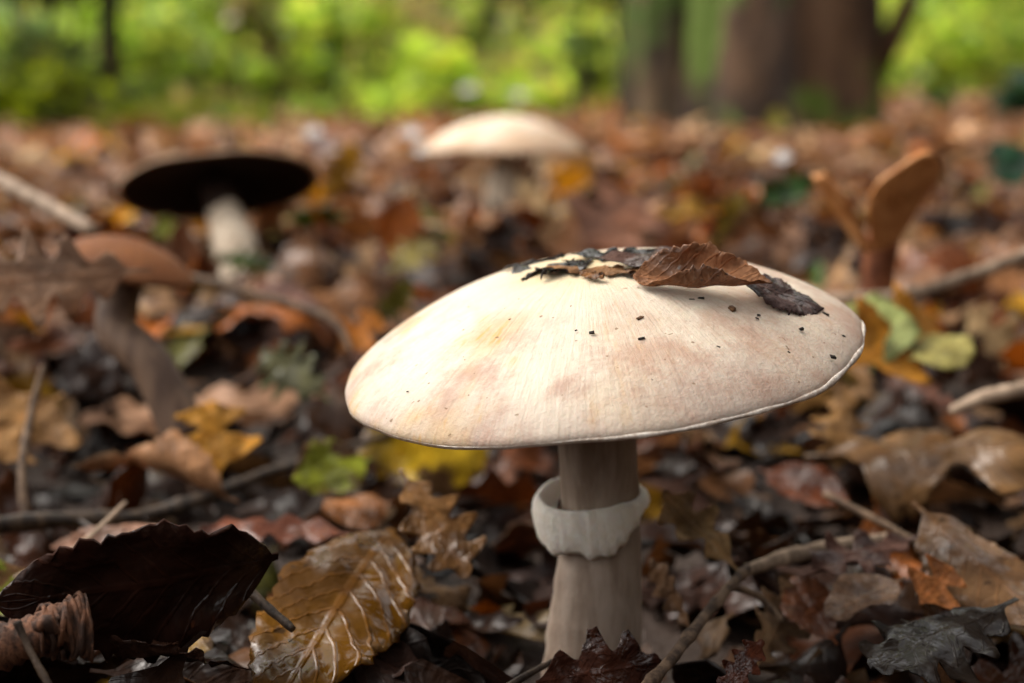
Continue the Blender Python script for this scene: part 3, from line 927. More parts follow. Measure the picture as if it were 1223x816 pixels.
def main_mushroom():
    base = at(707, 775, .306)
    base.z = min(base.z, -.004)
    o = empty('ringed_mushroom', base, 'large sharp pale cream mushroom with ringed stem and debris on its cap', 'mushroom')
    C = at(716, 420, .302)
    MT = axis_matrix(C - base, AX_MAIN)
    h = .0203
    me, rim = cap_mesh('cap', CAP_R, h, 21, rimw=.012)
    cap = link('cap', me, M_CAP, o); cap.matrix_local = MT
    gl = link('gills', gill_mesh('gills', CAP_R * .965, .007, .005, 190, .006), M_GILL, cap)
    gl.location = (0, 0, -.0008)
    pts = rim.copy(); pts[:, 2] -= .0006
    link('veil_remnant', ring_curve('veil_remnant', pts, .00062, 77), M_MARGIN, cap)
    # stem
    T = C - base + AX_MAIN * .010
    p = [Vector((0, 0, -.012)), Vector((.0004, 0, .006)), Vector((.0012, .0, .022)), Vector((.0016, .0, .038)), Vector((T.x * .9, T.y * .9, T.z - .012)), T]
    tube_local('stem', p, [.0128, .0110, .0097, .0087, .0084, .0090], M_STEM, o, 40, 8, .05, 5)
    # ring (skirt): deep in front and on the left, torn short on the right
    rc = at(709, 601, .306) - base
    f, f2, f3 = wob(9, 7, 3.0), wob(10, 9, 26.0), wob(12, 8, 60.0)
    prof = [(.0082, .0004), (.0090, .0004), (.0098, .0012), (.0108, .0026), (.0119, .0034), (.0129, .0030), (.0136, .0016), (.0139, -.0004), (.0139, -.0024), (.0136, -.0042), (.0130, -.0056), (.0122, -.0064), (.0114, -.0058), (.0104, -.0040), (.0095, -.0024), (.0088, -.0014), (.0082, -.0010)]

    def rf(a, i, r, z):
        d = (math.cos(a), math.sin(a))
        g_ = math.degrees(a)
        if g_ > 180: g_ -= 360
        st = lambda p, w: float(sm((g_ - p + w) / (2 * w)))
        front = 1.22 - .30 * st(-72, 3) - .26 * st(-57, 3) - .34 * st(-40, 5)      # torn shorter in steps towards the right
        k = front + (.9 - front) * float(sm((abs(g_ - 100) < 80) * (80 - abs(g_ - 100)) / 40))
        right = st(-45, 20) * (1 - st(60, 30))
        zz = z * (k if z < 0 else 1 - .45 * right)
        rag = .0004 * float(f2(d[0], d[1])) + .0003 * float(f3(d[0], d[1])) + .0006 * float(f(d[0] * 2, d[1] * 2))
        if 8 <= i <= 14: zz += rag * (1.3 if 10 <= i <= 12 else .6)
        if 2 <= i <= 13: r = r * (1 + .045 * float(f(d[0], d[1]))) + .00016 * float(f3(d[0], d[1])) + .0002 * float(f2(d[0], d[1] + z * 30)) - .0012 * right
        return r, zz
    rng_ = lathe('ring', prof, 220, M_RING, o, rf, axis_matrix(rc, Vector((-.13, -.10, 1))))
    return o, C, MT, base


def tube_local(name, pts, rad, mat, parent, seg, sub, jit, seed):
    t = tube(name, [Vector(p) + parent.location for p in pts], rad, mat, parent, seg, sub, jit, seed)
    return t


MAIN, CAPC, CAPM, MBASE = main_mushroom()
CAPW = CAPM.copy(); CAPW.translation = CAPC
CAPI = CAPW.inverted()
CAPH = .0203


def on_cap(px, py):
    """Point and normal of the big cap under a pixel."""
    d = ray(px, py).normalized()
    o_l = CAPI @ CAM; d_l = CAPI.to_3x3() @ d
    best, p = 9, None
    for t in np.arange(.20, .38, .0003):
        q = o_l + d_l * float(t)
        r = math.hypot(q.x, q.y) / CAP_R
        gap = q.z - float(cap_prof(r, CAPH)) + max(r - 1, 0) * .1
        if gap < best - 1e-5: best, p = gap, q
        if gap < 0: break
    e = 1e-4
    def Z(x, y): return float(cap_prof(math.hypot(x, y) / CAP_R, CAPH))
    n = Vector((-(Z(p.x + e, p.y) - Z(p.x - e, p.y)) / (2 * e), -(Z(p.x, p.y + e) - Z(p.x, p.y - e)) / (2 * e), 1)).normalized()
    return CAPW @ p, (CAPW.to_3x3() @ n).normalized()


def cap_debris():
    def CL(p0, p1, lift0, lift1, name, label, color, **kw):
        a, n0 = on_cap(*p0); b, n1 = on_cap(*p1)
        n = (n0 + n1).normalized()
        return leaf(name, label, a + n0 * lift0, b + n1 * lift1, color, up=n, **kw)
    CL((606, 324), (700, 326), .0010, .0016, 'rotten_leaf_scrap', 'black rotten leaf scrap at the left end of the debris on the cap', (.022, .015, .012), kind='oak', width=.42, curl=-.3, wav=.05, seed=201, stalk=.02, mat=M_LEAF_WET, tear=.5)
    CL((684, 312), (795, 312), .0016, .0020, 'rotten_leaf_scrap', 'jet black glossy leaf scrap along the top of the cap', (.008, .007, .006), kind='oak', width=.32, curl=-.4, wav=.05, seed=203, stalk=.02, mat=M_LEAF_WET, tear=.6)
    CL((655, 328), (775, 333), .0018, .0018, 'dead_leaf_scrap', 'light brown ragged leaf scrap with a ginger edge on the cap', (.30, .17, .085), kind='oak', width=.17, curl=-.35, wav=.05, seed=205, stalk=.02, mat=M_LEAF_DRY, lobes=5.5)
    CL((715, 322), (860, 325), .0026, .0034, 'dead_leaf_scrap', 'flat dark purple-brown leaf under the curled leaf on the cap', (.095, .056, .048), kind='ovate', width=.26, curl=-.2, wav=.04, seed=207, stalk=.02, mat=M_LEAF)
    # the curled leaf: far half stands up and rolls over towards the front
    a, n0 = on_cap(756, 342); b2, n1 = on_cap(914, 364)
    leaf('curled_leaf', 'brown spotted leaf curled up at its end on top of the cap', a + n0 * .0022, b2 + n1 * .0042, (.30, .155, .085), up=Vector((-.1, -.5, .85)), kind='ovate', width=.31,
         curl=1.9, wav=.03, bend=.1, twist=-.5, seed=209, stalk=.01, mat=M_LEAF, th=.009)
    CL((880, 350), (982, 372), .0030, .0010, 'dead_leaf', 'dark slate purple leaf lying at the right of the curled leaf on the cap', (.085, .058, .058), kind='ovate', width=.34, curl=-.25, wav=.03, seed=211, stalk=.01, mat=M_LEAF, roll=.15)
    for q, (p0, p1, w, cl) in enumerate([((640, 326), (668, 331), .30, (.03, .018, .012)), ((672, 317), (700, 321), .22, (.02, .013, .01)), ((745, 328), (778, 338), .30, (.12, .06, .03)),
                                         ((692, 330), (722, 340), .32, (.24, .12, .05)), ((775, 312), (812, 318), .26, (.07, .045, .05))]):
        CL(p0, p1, .0012, .0014, 'rotten_leaf_scrap', ['small black scrap', 'thin black scrap', 'small brown scrap', 'small ginger scrap', 'small slate grey scrap'][q] + ' of rotten leaf among the debris on the cap', cl,
           kind='oak', width=w, curl=-.3, wav=.08, seed=221 + q, stalk=.02, mat=M_LEAF_WET, tear=.6, nu=24, nv=7, th=.01)
    spots = [(707, 398, 8, 0), (766, 405, 9, 0), (764, 381, 10, 1), (826, 359, 9, 0), (837, 358, 10, 0), (874, 370, 11, 1), (904, 381, 6, 0), (906, 377, 5, 0), (957, 394, 7, 0),
             (1007, 402, 8, 0), (994, 427, 9, 0), (858, 415, 6, 0), (942, 421, 4, 0), (790, 428, 3, 0), (688, 395, 4, 0), (779, 454, 3, 0), (756, 515, 4, 0), (815, 365, 4, 0), (985, 377, 12, 0), (697, 350, 4, 1), (609, 382, 4, 1), (487, 468, 4, 0)]
    rng = np.random.default_rng(4)
    for px, py, s, br in spots:
        p, n = on_cap(px, py)
        L = s * .8 / 5650.
        sc3 = np.array([1, rng.uniform(.5, 1.1), rng.uniform(.35, .9)])
        bx = sc3 * np.array([(-.5, -.28, -.1), (.5, -.25, -.1), (.48, .27, -.1), (-.47, .3, -.1), (-.42, -.22, .42), (.44, -.24, .36), (.40, .25, .45), (-.46, .2, .34)]) + rng.normal(0, .05, (8, 3))
        F = np.array([(3, 2, 1, 0), (4, 5, 6, 7), (0, 1, 5, 4), (1, 2, 6, 5), (2, 3, 7, 6), (3, 0, 4, 7)])
        o = link('bark_crumb' if br else 'soil_crumb', mesh_np('crumb', bx * L, F, smooth=False), M_CRUMB_BROWN if br else M_CRUMB)
        z = n; x = Vector((1, rng.normal() * .6, rng.normal() * .3)); x = (x - z * x.dot(z)).normalized(); y = z.cross(x)
        m = Matrix((x, y, z)).transposed().to_4x4(); m.translation = p + n * L * .08
        o.matrix_world = m
        tag(o, 'tiny brown bark crumb stuck on the cream mushroom cap' if br else 'tiny black soil crumb stuck on the cream mushroom cap', 'crumb', 'brown crumbs on the cap' if br else 'black crumbs on the cap')


cap_debris()


def other_mushroom(name, label, C, axis, R, h, base, rads, mcap, mstem, seed, ring=None, mid=None, radii=None, apex_shade=None):
    base = Vector(base)
    o = empty(name, base, label, 'mushroom')
    ax = Vector(axis).normalized()
    MT = axis_matrix(Vector(C) - base, ax)
    me, rim = cap_mesh('cap', R, h, seed, seg=80, rows=26, rimw=.06)
    cap = link('cap', me, mcap, o); cap.matrix_local = MT
    link('gills', gill_mesh('gills', R * .965, rads[-1] * .8, R * .10, 110, R * .09), M_GILL, cap).location = (0, 0, -.0008)
    T = Vector(C) - base + ax * h * .35
    M = mid if mid is not None else T * .5
    tube_local('stem', [Vector((0, 0, -.012)), M * .5, M, (M + T) * .5, T], radii or [rads[0], rads[0] * .95, (rads[0] + rads[1]) / 2, rads[1], rads[1]], mstem, o, 24, 6, .04, seed)
    if apex_shade:  # dark sleeve standing in for the cap's shade on the upper stem
        tube_local('shaded_apex', [M * (1 - apex_shade) + T * apex_shade, M * .2 + T * .8, T], [rads[1] * 1.03, rads[1] * 1.08, rads[1] * 1.2], M_GILL, o, 24, 6, .05, seed + 3)
    if ring:
        rc, rr, dr = ring
        f = wob(seed + 9, 7, 5)
        prof = [(rads[1] * .9, 0), (rr * .8, .0016), (rr, 0), (rr * 1.02, -dr * .6), (rr * .9, -dr), (rr * .75, -dr * .5), (rads[1] * .9, -.001)]
        lathe('ring', prof, 48, M_RING, o, lambda a, i, r, z: (r, z + (.0012 * float(f(math.cos(a), math.sin(a))) if i in (3, 4) else 0)), axis_matrix(Vector(rc) - base, ax))
    return o


# the pale mushroom in the distance
YB = .90
other_mushroom('distant_mushroom', 'blurred pale cream mushroom standing in the distance behind the big cap', at(605, 180, YB), (.02, .02, 1), .0510, .0215,
               at(607, 268, YB - .01), (.0085, .0072), M_CAP_BG, M_STEM_PALE, 41, ring=(at(606, 213, YB - .004), .0120, .006), radii=[.012, .0150, .0135, .0085, .0072])
# black-gilled mushroom leaning back
other_mushroom('black_gilled_mushroom', 'mushroom leaning back to show its black gills above a white stem', at(260, 222, .76), (-.15, .40, .94), .0535, .0055,
               at(288, 312, .705), (.0115, .0085), M_CAP_BG, M_STEM_PALE, 43, mid=(at(274, 275, .725) - at(288, 312, .705)), apex_shade=.12)
# leaning tawny mushroom on the left
other_mushroom('leaning_tawny_mushroom', 'tawny brown mushroom leaning left with a long slanting stem', at(146, 318, .445), (.24, .02, 1), .0220, .0095,
               at(222, 478, .425), (.0072, .0060), M_CAP_BROWN, plain_noise_material('slanting_stem_skin', (.09, .055, .04), (.21, .135, .09), 200, .6, .4, .0005, (1, 1, .2)), 47,
               mid=(at(140, 395, .435) - at(222, 478, .425)))


def split_fungus():
    base = at(1047, 345, .50)
    o = empty('split_mushroom', base, 'upright orange brown mushroom split into two gilled flaps', 'mushroom')
    s = .0300 / 100
    tube_local('stem', [Vector((0, 0, -.012)), Vector((.0003, 0, .006)), Vector((.0012, 0, .016)), Vector((.002, 0, .021))], [.0056, .0056, .0062, .0050], M_TAWNY_DARK, o, 20, 6, .05, 3)

    def flap(name, a0, a1, length, spread, lean, seed, rim_pow=.55, z0=.012):
        nu, nv = 26, 46
        t = np.linspace(0, 1, nu)[:, None]; q = np.linspace(-1, 1, nv)[None, :]
        a = (a0 + a1) / 2 + (a1 - a0) / 2 * q
        ln = length * (1 - np.abs(q) ** 2.6 * .55) * (1 + .04 * np.sin(7 * q + seed))
        r = .0035 + t * ln * spread + .004 * t ** 2 * lean
        z = z0 + t * ln * math.sqrt(max(1 - spread ** 2, .05)) - .003 * t ** 3 * lean
        gz = .0008 * np.sin(q * 46) * np.clip(t * 3, 0, 1) * (1 - t ** 6)
        r = r + gz
        X, Y, Z = r * np.cos(a), r * np.sin(a), z + 0 * a
        V = np.stack([X, Y, Z], -1).reshape(-1, 3)
        V2, uv, F = thick(V, np.zeros((len(V), 2)), grid_faces(nu, nv), nu, nv, .0016)
        return link(name, mesh_np(name, V2, F), M_TAWNY, o)
    # angle -90 deg looks at the camera
    flap('cap_flap', math.radians(-125), math.radians(2), .0405, .44, .25, 2)
    flap('cap_flap', math.radians(165), math.radians(222), .036, .58, .1, 5)
    return o


split_fungus()

# ------------------------------------------------------------------ twigs
def twig(name, label, pts, rad, mat, forks=(), cat='twig', knots=(), seed=0, seg=10, jit=.14, group=None):
    P = [at(*p) for p in pts]
    if forks:
        o = empty(name, P[0], label, cat, group)
        tube('stick', P, rad, mat, o, seg, 7, jit, seed, knots)
        for k, (fp, fr) in enumerate(forks):
            tube('side_twig', [at(*p) for p in fp], fr, mat, o, 8, 6, jit, seed + 7 + k)
    else:
        o = tube(name, P, rad, mat, None, seg, 7, jit, seed, knots)
        tag(o, label, cat, group)
    return o


twig('dark_twig', 'long dark fallen twig running left behind the blackish leaf', [(-60, 632, .345), (60, 622, .36), (160, 618, .375), (235, 598, .385), (300, 572, .40), (380, 545, .425), (470, 518, .45)],
     [.0022, .0023, .0021, .0020, .0017, .0015, .0011], M_TWIG_DARK, forks=[([(92, 620, .365), (125, 640, .352), (180, 668, .34)], [.0009, .0007, .0005])], knots=((.27, .25), (.45, .3), (.62, .2)), seed=2)
twig('thin_twig', 'thin brown twig standing upright at the left', [(30, 620, .37), (26, 560, .38), (38, 490, .40), (52, 438, .41)], [.0013, .0012, .0011, .0009], M_TWIG, knots=((.5, .3),), seed=4)
twig('pale_stick', 'pale stick slanting down to the leaning tawny mushroom', [(-50, 188, .56), (30, 232, .525), (112, 276, .49)], [.0030, .0029, .0025], M_TWIG_PALE, seed=6, seg=12, jit=.06)
twig('knobbly_twig', 'knobbly brown twig rising from the front right of the ringed stem', [(755, 838, .258), (800, 790, .272), (840, 738, .29), (872, 700, .303), (893, 678, .313)], [.0013, .0012, .0011, .0011, .0010], M_TWIG,
     forks=[([(872, 700, .303), (905, 712, .308), (935, 742, .306)], [.0010, .0008, .0006])], knots=((.15, .35), (.4, .4), (.62, .35), (.9, .5)), seed=8, seg=14, jit=.2)
twig('bleached_stick', 'flat greyish bleached stick right of the knobbly twig', [(890, 682, .316), (945, 664, .325), (1010, 652, .335), (1060, 642, .345)], [.0012, .0019, .0021, .0014], M_TWIG_PALE, seed=10, seg=12, jit=.2)
twig('long_pale_twig', 'long pale twig lying below the split tawny mushroom', [(905, 352, .52), (1000, 356, .50), (1090, 350, .49), (1160, 328, .50), (1260, 292, .51)], [.0016, .0019, .0021, .0022, .0022], M_TWIG_PALE, seed=12, knots=((.5, .3),))
twig('tan_twig', 'thick tan twig at the right above the arched tan leaf', [(1135, 492, .40), (1180, 474, .40), (1270, 456, .40)], [.0014, .0024, .0026], M_TWIG_PALE, seed=14)
twig('grey_twig', 'grey curved twig lying below the black-gilled mushroom', [(190, 322, .52), (270, 342, .51), (350, 365, .50), (400, 385, .49), (420, 420, .48)], [.0016, .0017, .0016, .0014, .0010], M_TWIG, seed=16)
twig('black_twig', 'short glossy black twig beside the wet ochre ribbed leaf', [(283, 694, .275), (318, 724, .272), (350, 752, .268)], [.0010, .0010, .0008], M_TWIG_DARK, seed=18)
twig('thin_twig', 'thin brown twig under the rust orange shaded leaf', [(985, 590, .36), (1040, 618, .35), (1100, 650, .34)], [.0009, .0010, .0008], M_TWIG, seed=20)
twig('thin_twig', 'fine straw-coloured stem crossing behind the blackish leaf', [(18, 690, .31), (90, 655, .33), (150, 600, .35)], [.0006, .0007, .0005], M_TWIG_PALE, seed=22)
twig('thin_twig', 'thin dark twig left of the torn leaf at the stem foot', [(560, 850, .262), (620, 812, .272), (670, 785, .285)], [.0008, .0008, .0006], M_TWIG_DARK, seed=24)


def wood_stub():
    base = at(-20, 800, .242)
    o = empty('broken_wood_stub', base, 'reddish brown broken wood stub with a frayed collar before the blackish leaf', 'wood stub')
    a, b2, c = at(-30, 782, .243), at(70, 752, .246), at(100, 748, .248)
    tube('shaft', [a, a.lerp(b2, .5), b2], [.0042, .0040, .0036], M_WOOD, o, 20, 10, .22, 3)
    d = (c - b2).normalized()
    # frayed collar of wrapped fibres
    fl = [b2 - d * .0035]
    for k in range(7):
        q = b2 - d * .003 + d * .0011 * k
        r = .0042 + .00022 * k
        n1 = d.orthogonal().normalized(); n2 = d.cross(n1)
        pts = [q + (n1 * math.cos(t) + n2 * math.sin(t)) * r * (1 + .10 * math.sin(3 * t + k)) + d * .0005 * math.sin(2 * t + k * 2) for t in np.linspace(k, k + 6.0, 15)]
        tube('fibre', pts, [.0005] * 15, M_WOOD, o, 6, 2, .3, 40 + k)
    tube('collar', [b2 - d * .004, b2 + d * .002, b2 + d * .0052], [.0036, .0046, .0062], M_WOOD, o, 26, 6, .28, 9)
    k1 = at(45, 748, .242)
    tube('knot', [k1, k1 + Vector((.002, -.001, .001)), k1 + Vector((.0036, -.0005, -.001))], [.0012, .0016, .0008], M_WOOD, o, 10, 5, .3, 12)
    tube('black_shoot', [at(20, 742, .237), at(32, 770, .236), at(52, 806, .234), at(70, 840, .232)], [.0008, .0006, .0007, .0007], M_TWIG_DARK, o, 8, 6, .2, 13)


wood_stub()

# ------------------------------------------------------------------ loose leaves lying on the litter (each its own thing)
LAND = [  # (x px, y px, phrase)
    (708, 700, 'at the foot of the ringed mushroom stem'), (520, 700, 'between the ribbed ochre leaf and the ringed stem'), (170, 690, 'around the large blackish leaf'),
    (200, 590, 'along the dark fallen twig'), (240, 420, 'below the leaning tawny mushroom'), (300, 300, 'around the black-gilled mushroom'),
    (600, 245, 'around the distant pale mushroom'), (1060, 320, 'around the split tawny mushroom'), (930, 180, 'before the thick tree trunk'),
    (1100, 430, 'beside the pale green and golden leaves'), (1120, 550, 'by the large arched tan leaf'), (1000, 700, 'by the bleached stick'), (1120, 790, 'by the glossy blackish leaf'),
    (850, 620, 'near the crisp olive brown oak leaf'), (480, 420, 'left of the big mushroom cap'), (250, 180, 'on the open floor towards the green shrubs'), (860, 800, 'by the knobbly twig'), (820, 260, 'behind the big mushroom cap')]
USED = set()
KNAME = {'oak': 'lobed', 'ovate': 'oval', 'maple': 'broad'}


for _q in [(60, 622), (160, 615), (235, 598), (300, 572), (380, 545), (30, 560), (40, 480), (800, 790), (850, 730), (945, 664), (1010, 655), (1000, 356), (1090, 350), (1160, 330),
           (1190, 470), (270, 342), (350, 365), (320, 724), (60, 760), (150, 390), (190, 440), (290, 290), (605, 225), (1050, 320), (60, 245), (420, 770), (480, 740), (370, 700), (430, 700), (530, 600), (530, 660), (330, 660), (200, 680), (120, 690)]:
    HEROES.append((_q[0], _q[1] + 8, 42))


def loose_leaves():
    rng = np.random.default_rng(21)
    kinds = [s['kind'] for s in SHAPES]
    geo = []
    for s in SHAPES:
        V, uv, F = leaf_arrays(nu=28, nv=9, **s)
        V2, uv2, F2 = thick(V, uv, F, 28, 9, .006)
        geo.append((V, mesh_np('fallen_leaf', V2, F2, uv2)))
    pts = []
    tries = 0
    want = 228
    while len(pts) < want and tries < 20000:
        tries += 1
        px, py = rng.uniform(-50, 1275), 150 + 690 * rng.random() ** .9
        if 410 < px < 1020 and 300 < py < 520 and not (py < 300 + 0): continue
        if 630 < px < 790 and py > 500: continue
        md = 26 + 40 * (py - 150) / 660
        if any(math.hypot(px - a, py - c) < md for a, c in pts): continue
        if any(math.hypot(px - a, (py - c) * 1.2) < r * .8 for a, c, r in HEROES): continue
        pts.append((px, py))
    pts.sort(key=lambda q: q[1])
    for px, py in pts:
        p = ground_hit(px, py, .012)
        if p.y > 1.7: p = ground_hit(px, py, .0)
        k = int(rng.integers(24)); V, me = geo[k]
        L = float(rng.uniform(.034, .062)) * (1.0 if p.y < .6 else 1.15)
        if math.hypot(p.x - STEM_XY.x, p.y - STEM_XY.y) < .014 + L * .4: continue
        if near_base(p.x, p.y, L): continue
        m, _ = settle(V, p.x, p.y, float(rng.uniform(0, 2 * PI)), L, .42 if p.y > .4 else .36, rng, sink=.30, limit=.022 if p.y > .42 else .013)
        cn = pick(p.y, rng)
        c = np.array(PAL[cn]) * rng.uniform(.8, 1.2) * (.08 + .92 * painted_shade(p.x, p.y))
        o = link('fallen_leaf', me)
        if not me.materials: me.materials.append(None)
        o.material_slots[0].link = 'OBJECT'
        o.material_slots[0].material = M_LEAF_FRESH if cn in ('green', 'olive green', 'yellow') else (M_LEAF_DRY if cn in ('tan', 'pinkish tan', 'pale straw') else M_LEAF)
        o.matrix_world = m
        o.color = (*[float(q) for q in c], 1)
        lm = min(LAND, key=lambda q: math.hypot(px - q[0], 1.3 * (py - q[1])))[2]
        st = 'curled ' if abs(SHAPES[k]['curl']) > 1.0 else ''
        sh = SHAPES[k]
        ext = ['', 'small ' if L < .046 else ('large ' if L > .056 else 'medium '), 'twisted ' if abs(sh['twist']) > .6 else '', 'folded ' if sh['fold'] > .3 else 'flat ', 'wavy ' if sh['wav'] > .06 else '', 'torn ' if sh['tear'] > .4 else 'whole ']
        for e in ext + [ext[1] + e2 for e2 in ext[2:]] + [ext[1] + ext[3] + e2 for e2 in ext[4:]]:
            lb = f'{e}{st}{cn} {KNAME[kinds[k]]} fallen leaf {lm}'
            if lb not in USED: break
        USED.add(lb)
        tag(o, lb, 'leaf', lb.replace('fallen leaf', 'leaves'))


loose_leaves()

# ------------------------------------------------------------------ trees and undergrowth
def trunk_mesh(name, pts, rad, parent, mat, seed, flare=.5, ridge=.13, seg=56):
    P = [Vector(p) for p in pts]
    n = len(P); rows = []
    f, f2 = wob(seed, 7, 3.2), wob(seed + 1, 6, 9)
    NR = 60
    a = np.arange(seg) / seg * 2 * PI
    for i in range(NR):
        t = i / (NR - 1) * (n - 1); k = min(int(t), n - 2); q = t - k
        c = P[k].lerp(P[k + 1], q); r = rad[k] * (1 - q) + rad[k + 1] * q
        hgt = c.z - P[0].z
        fl = 1 + flare * math.exp(-max(hgt, 0) / .12) * (.6 + .4 * np.cos(5 * a + seed))
        rr = r * fl * (1 + ridge * f(np.cos(a) * 1.5, np.sin(a) * 1.5 + hgt * .6) + ridge * .5 * f2(np.cos(a) * 1.5, np.sin(a) * 1.5 + hgt * .8))
        rows.append(np.stack([c.x + rr * np.cos(a), c.y + rr * np.sin(a), np.full(seg, c.z)], -1))
    V = np.concatenate(rows) - np.array(parent.location)
    return link(name, mesh_np(name, V, grid_faces(NR, seg, True)), mat, parent)


def leaf_cloud(name, P, size, cols, parent, rng, up=.10):
    """Many small folded leaves at the points P."""
    n = len(P)
    d = rng.normal(size=(n, 3)); d[:, 2] *= .5; d /= np.linalg.norm(d, axis=1, keepdims=True)
    nn = rng.normal(size=(n, 3)) * .8 + [0, 0, up * 3]
    nn -= d * (nn * d).sum(1, keepdims=True); nn /= np.linalg.norm(nn, axis=1, keepdims=True)
    s = np.cross(nn, d)
    L = (rng.uniform(.6, 1.35, n) * size)[:, None]
    b = P - d * L * .5; t = P + d * L * .5 - nn * L * .08
    l = P + s * L * .32 + nn * L * .09 - d * L * .04; r = P - s * L * .32 + nn * L * .09 - d * L * .04
    V = np.stack([b, r, t, l], 1).reshape(-1, 3) - np.array(parent.location)
    i = np.arange(n)[:, None] * 4
    F = np.concatenate([i + [0, 1, 2], i + [0, 2, 3]])
    cols = np.asarray(cols, float)
    c = cols[rng.integers(len(cols), size=n)] * rng.uniform(.65, 1.4, (n, 1))
    return link(name, mesh_np(name, V, F, None, np.repeat(c, 4, 0), smooth=False), M_FOL, parent)


GREEN = [(.25, .37, .08), (.31, .43, .11), (.20, .31, .08), (.37, .43, .13)]
GREEN = [tuple(min(q * 1.25, .8) for q in c) for c in GREEN]
LIME = [(.40, .56, .09), (.46, .60, .13), (.34, .50, .10), (.54, .57, .15)]
LIME = [tuple(min(q * 1.25, .8) for q in c) for c in LIME]
DARKG = [(.04, .07, .012), (.055, .09, .015), (.03, .055, .012), (.10, .12, .015)]
BLUEG = [(.22, .36, .15), (.30, .44, .22), (.17, .33, .10)]
BLUEG = [tuple(min(q * 1.25, .8) for q in c) for c in BLUEG]
BROWNG = [(.34, .26, .16), (.42, .33, .21), (.28, .32, .11), (.48, .40, .26)]
BROWNG = [tuple(min(q * 1.25, .8) for q in c) for c in BROWNG]


def shrub(name, label, x, y, w, h, n, cols, size, seed, stems=10, group='undergrowth shrubs behind the leaf floor', clumps=14, low=.0, cat='shrub'):
    rng = np.random.default_rng(seed)
    z0 = float(g(x, y))
    o = empty(name, (x, y, z0), label, cat, group)
    cc = np.stack([rng.normal(0, .42, clumps) * w, rng.normal(0, .35, clumps) * w * .7, low + rng.uniform(.08, .9, clumps) * h], -1)
    rad = rng.uniform(.12, .30, clumps) * min(w, h * 1.3)
    k = rng.integers(clumps, size=n)
    q = rng.normal(size=(n, 3)); q /= np.linalg.norm(q, axis=1, keepdims=True); q *= (rng.random((n, 1)) ** .45)
    P = cc[k] + q * rad[k][:, None] * [1.25, 1.1, .85]
    P[:, 2] = np.maximum(P[:, 2], .015)
    leaf_cloud('foliage', P + np.array([x, y, z0]), size, cols, o, rng)
    for s in range(stems):
        e = cc[rng.integers(clumps)]
        b = Vector((e[0] * .35 + rng.normal() * .06, e[1] * .35, -.03))
        e = Vector(e); m = b.lerp(e, .5) + Vector((rng.normal() * .06 * w, 0, h * .12))
        lo = o.location
        tube('stem', [b + lo, m + lo, e + lo], [.007, .005, .003], M_STEMS, o, 6, 4, .1, seed + s)
    return o


def px_at(px, Y):
    return at(px, 120, Y).x


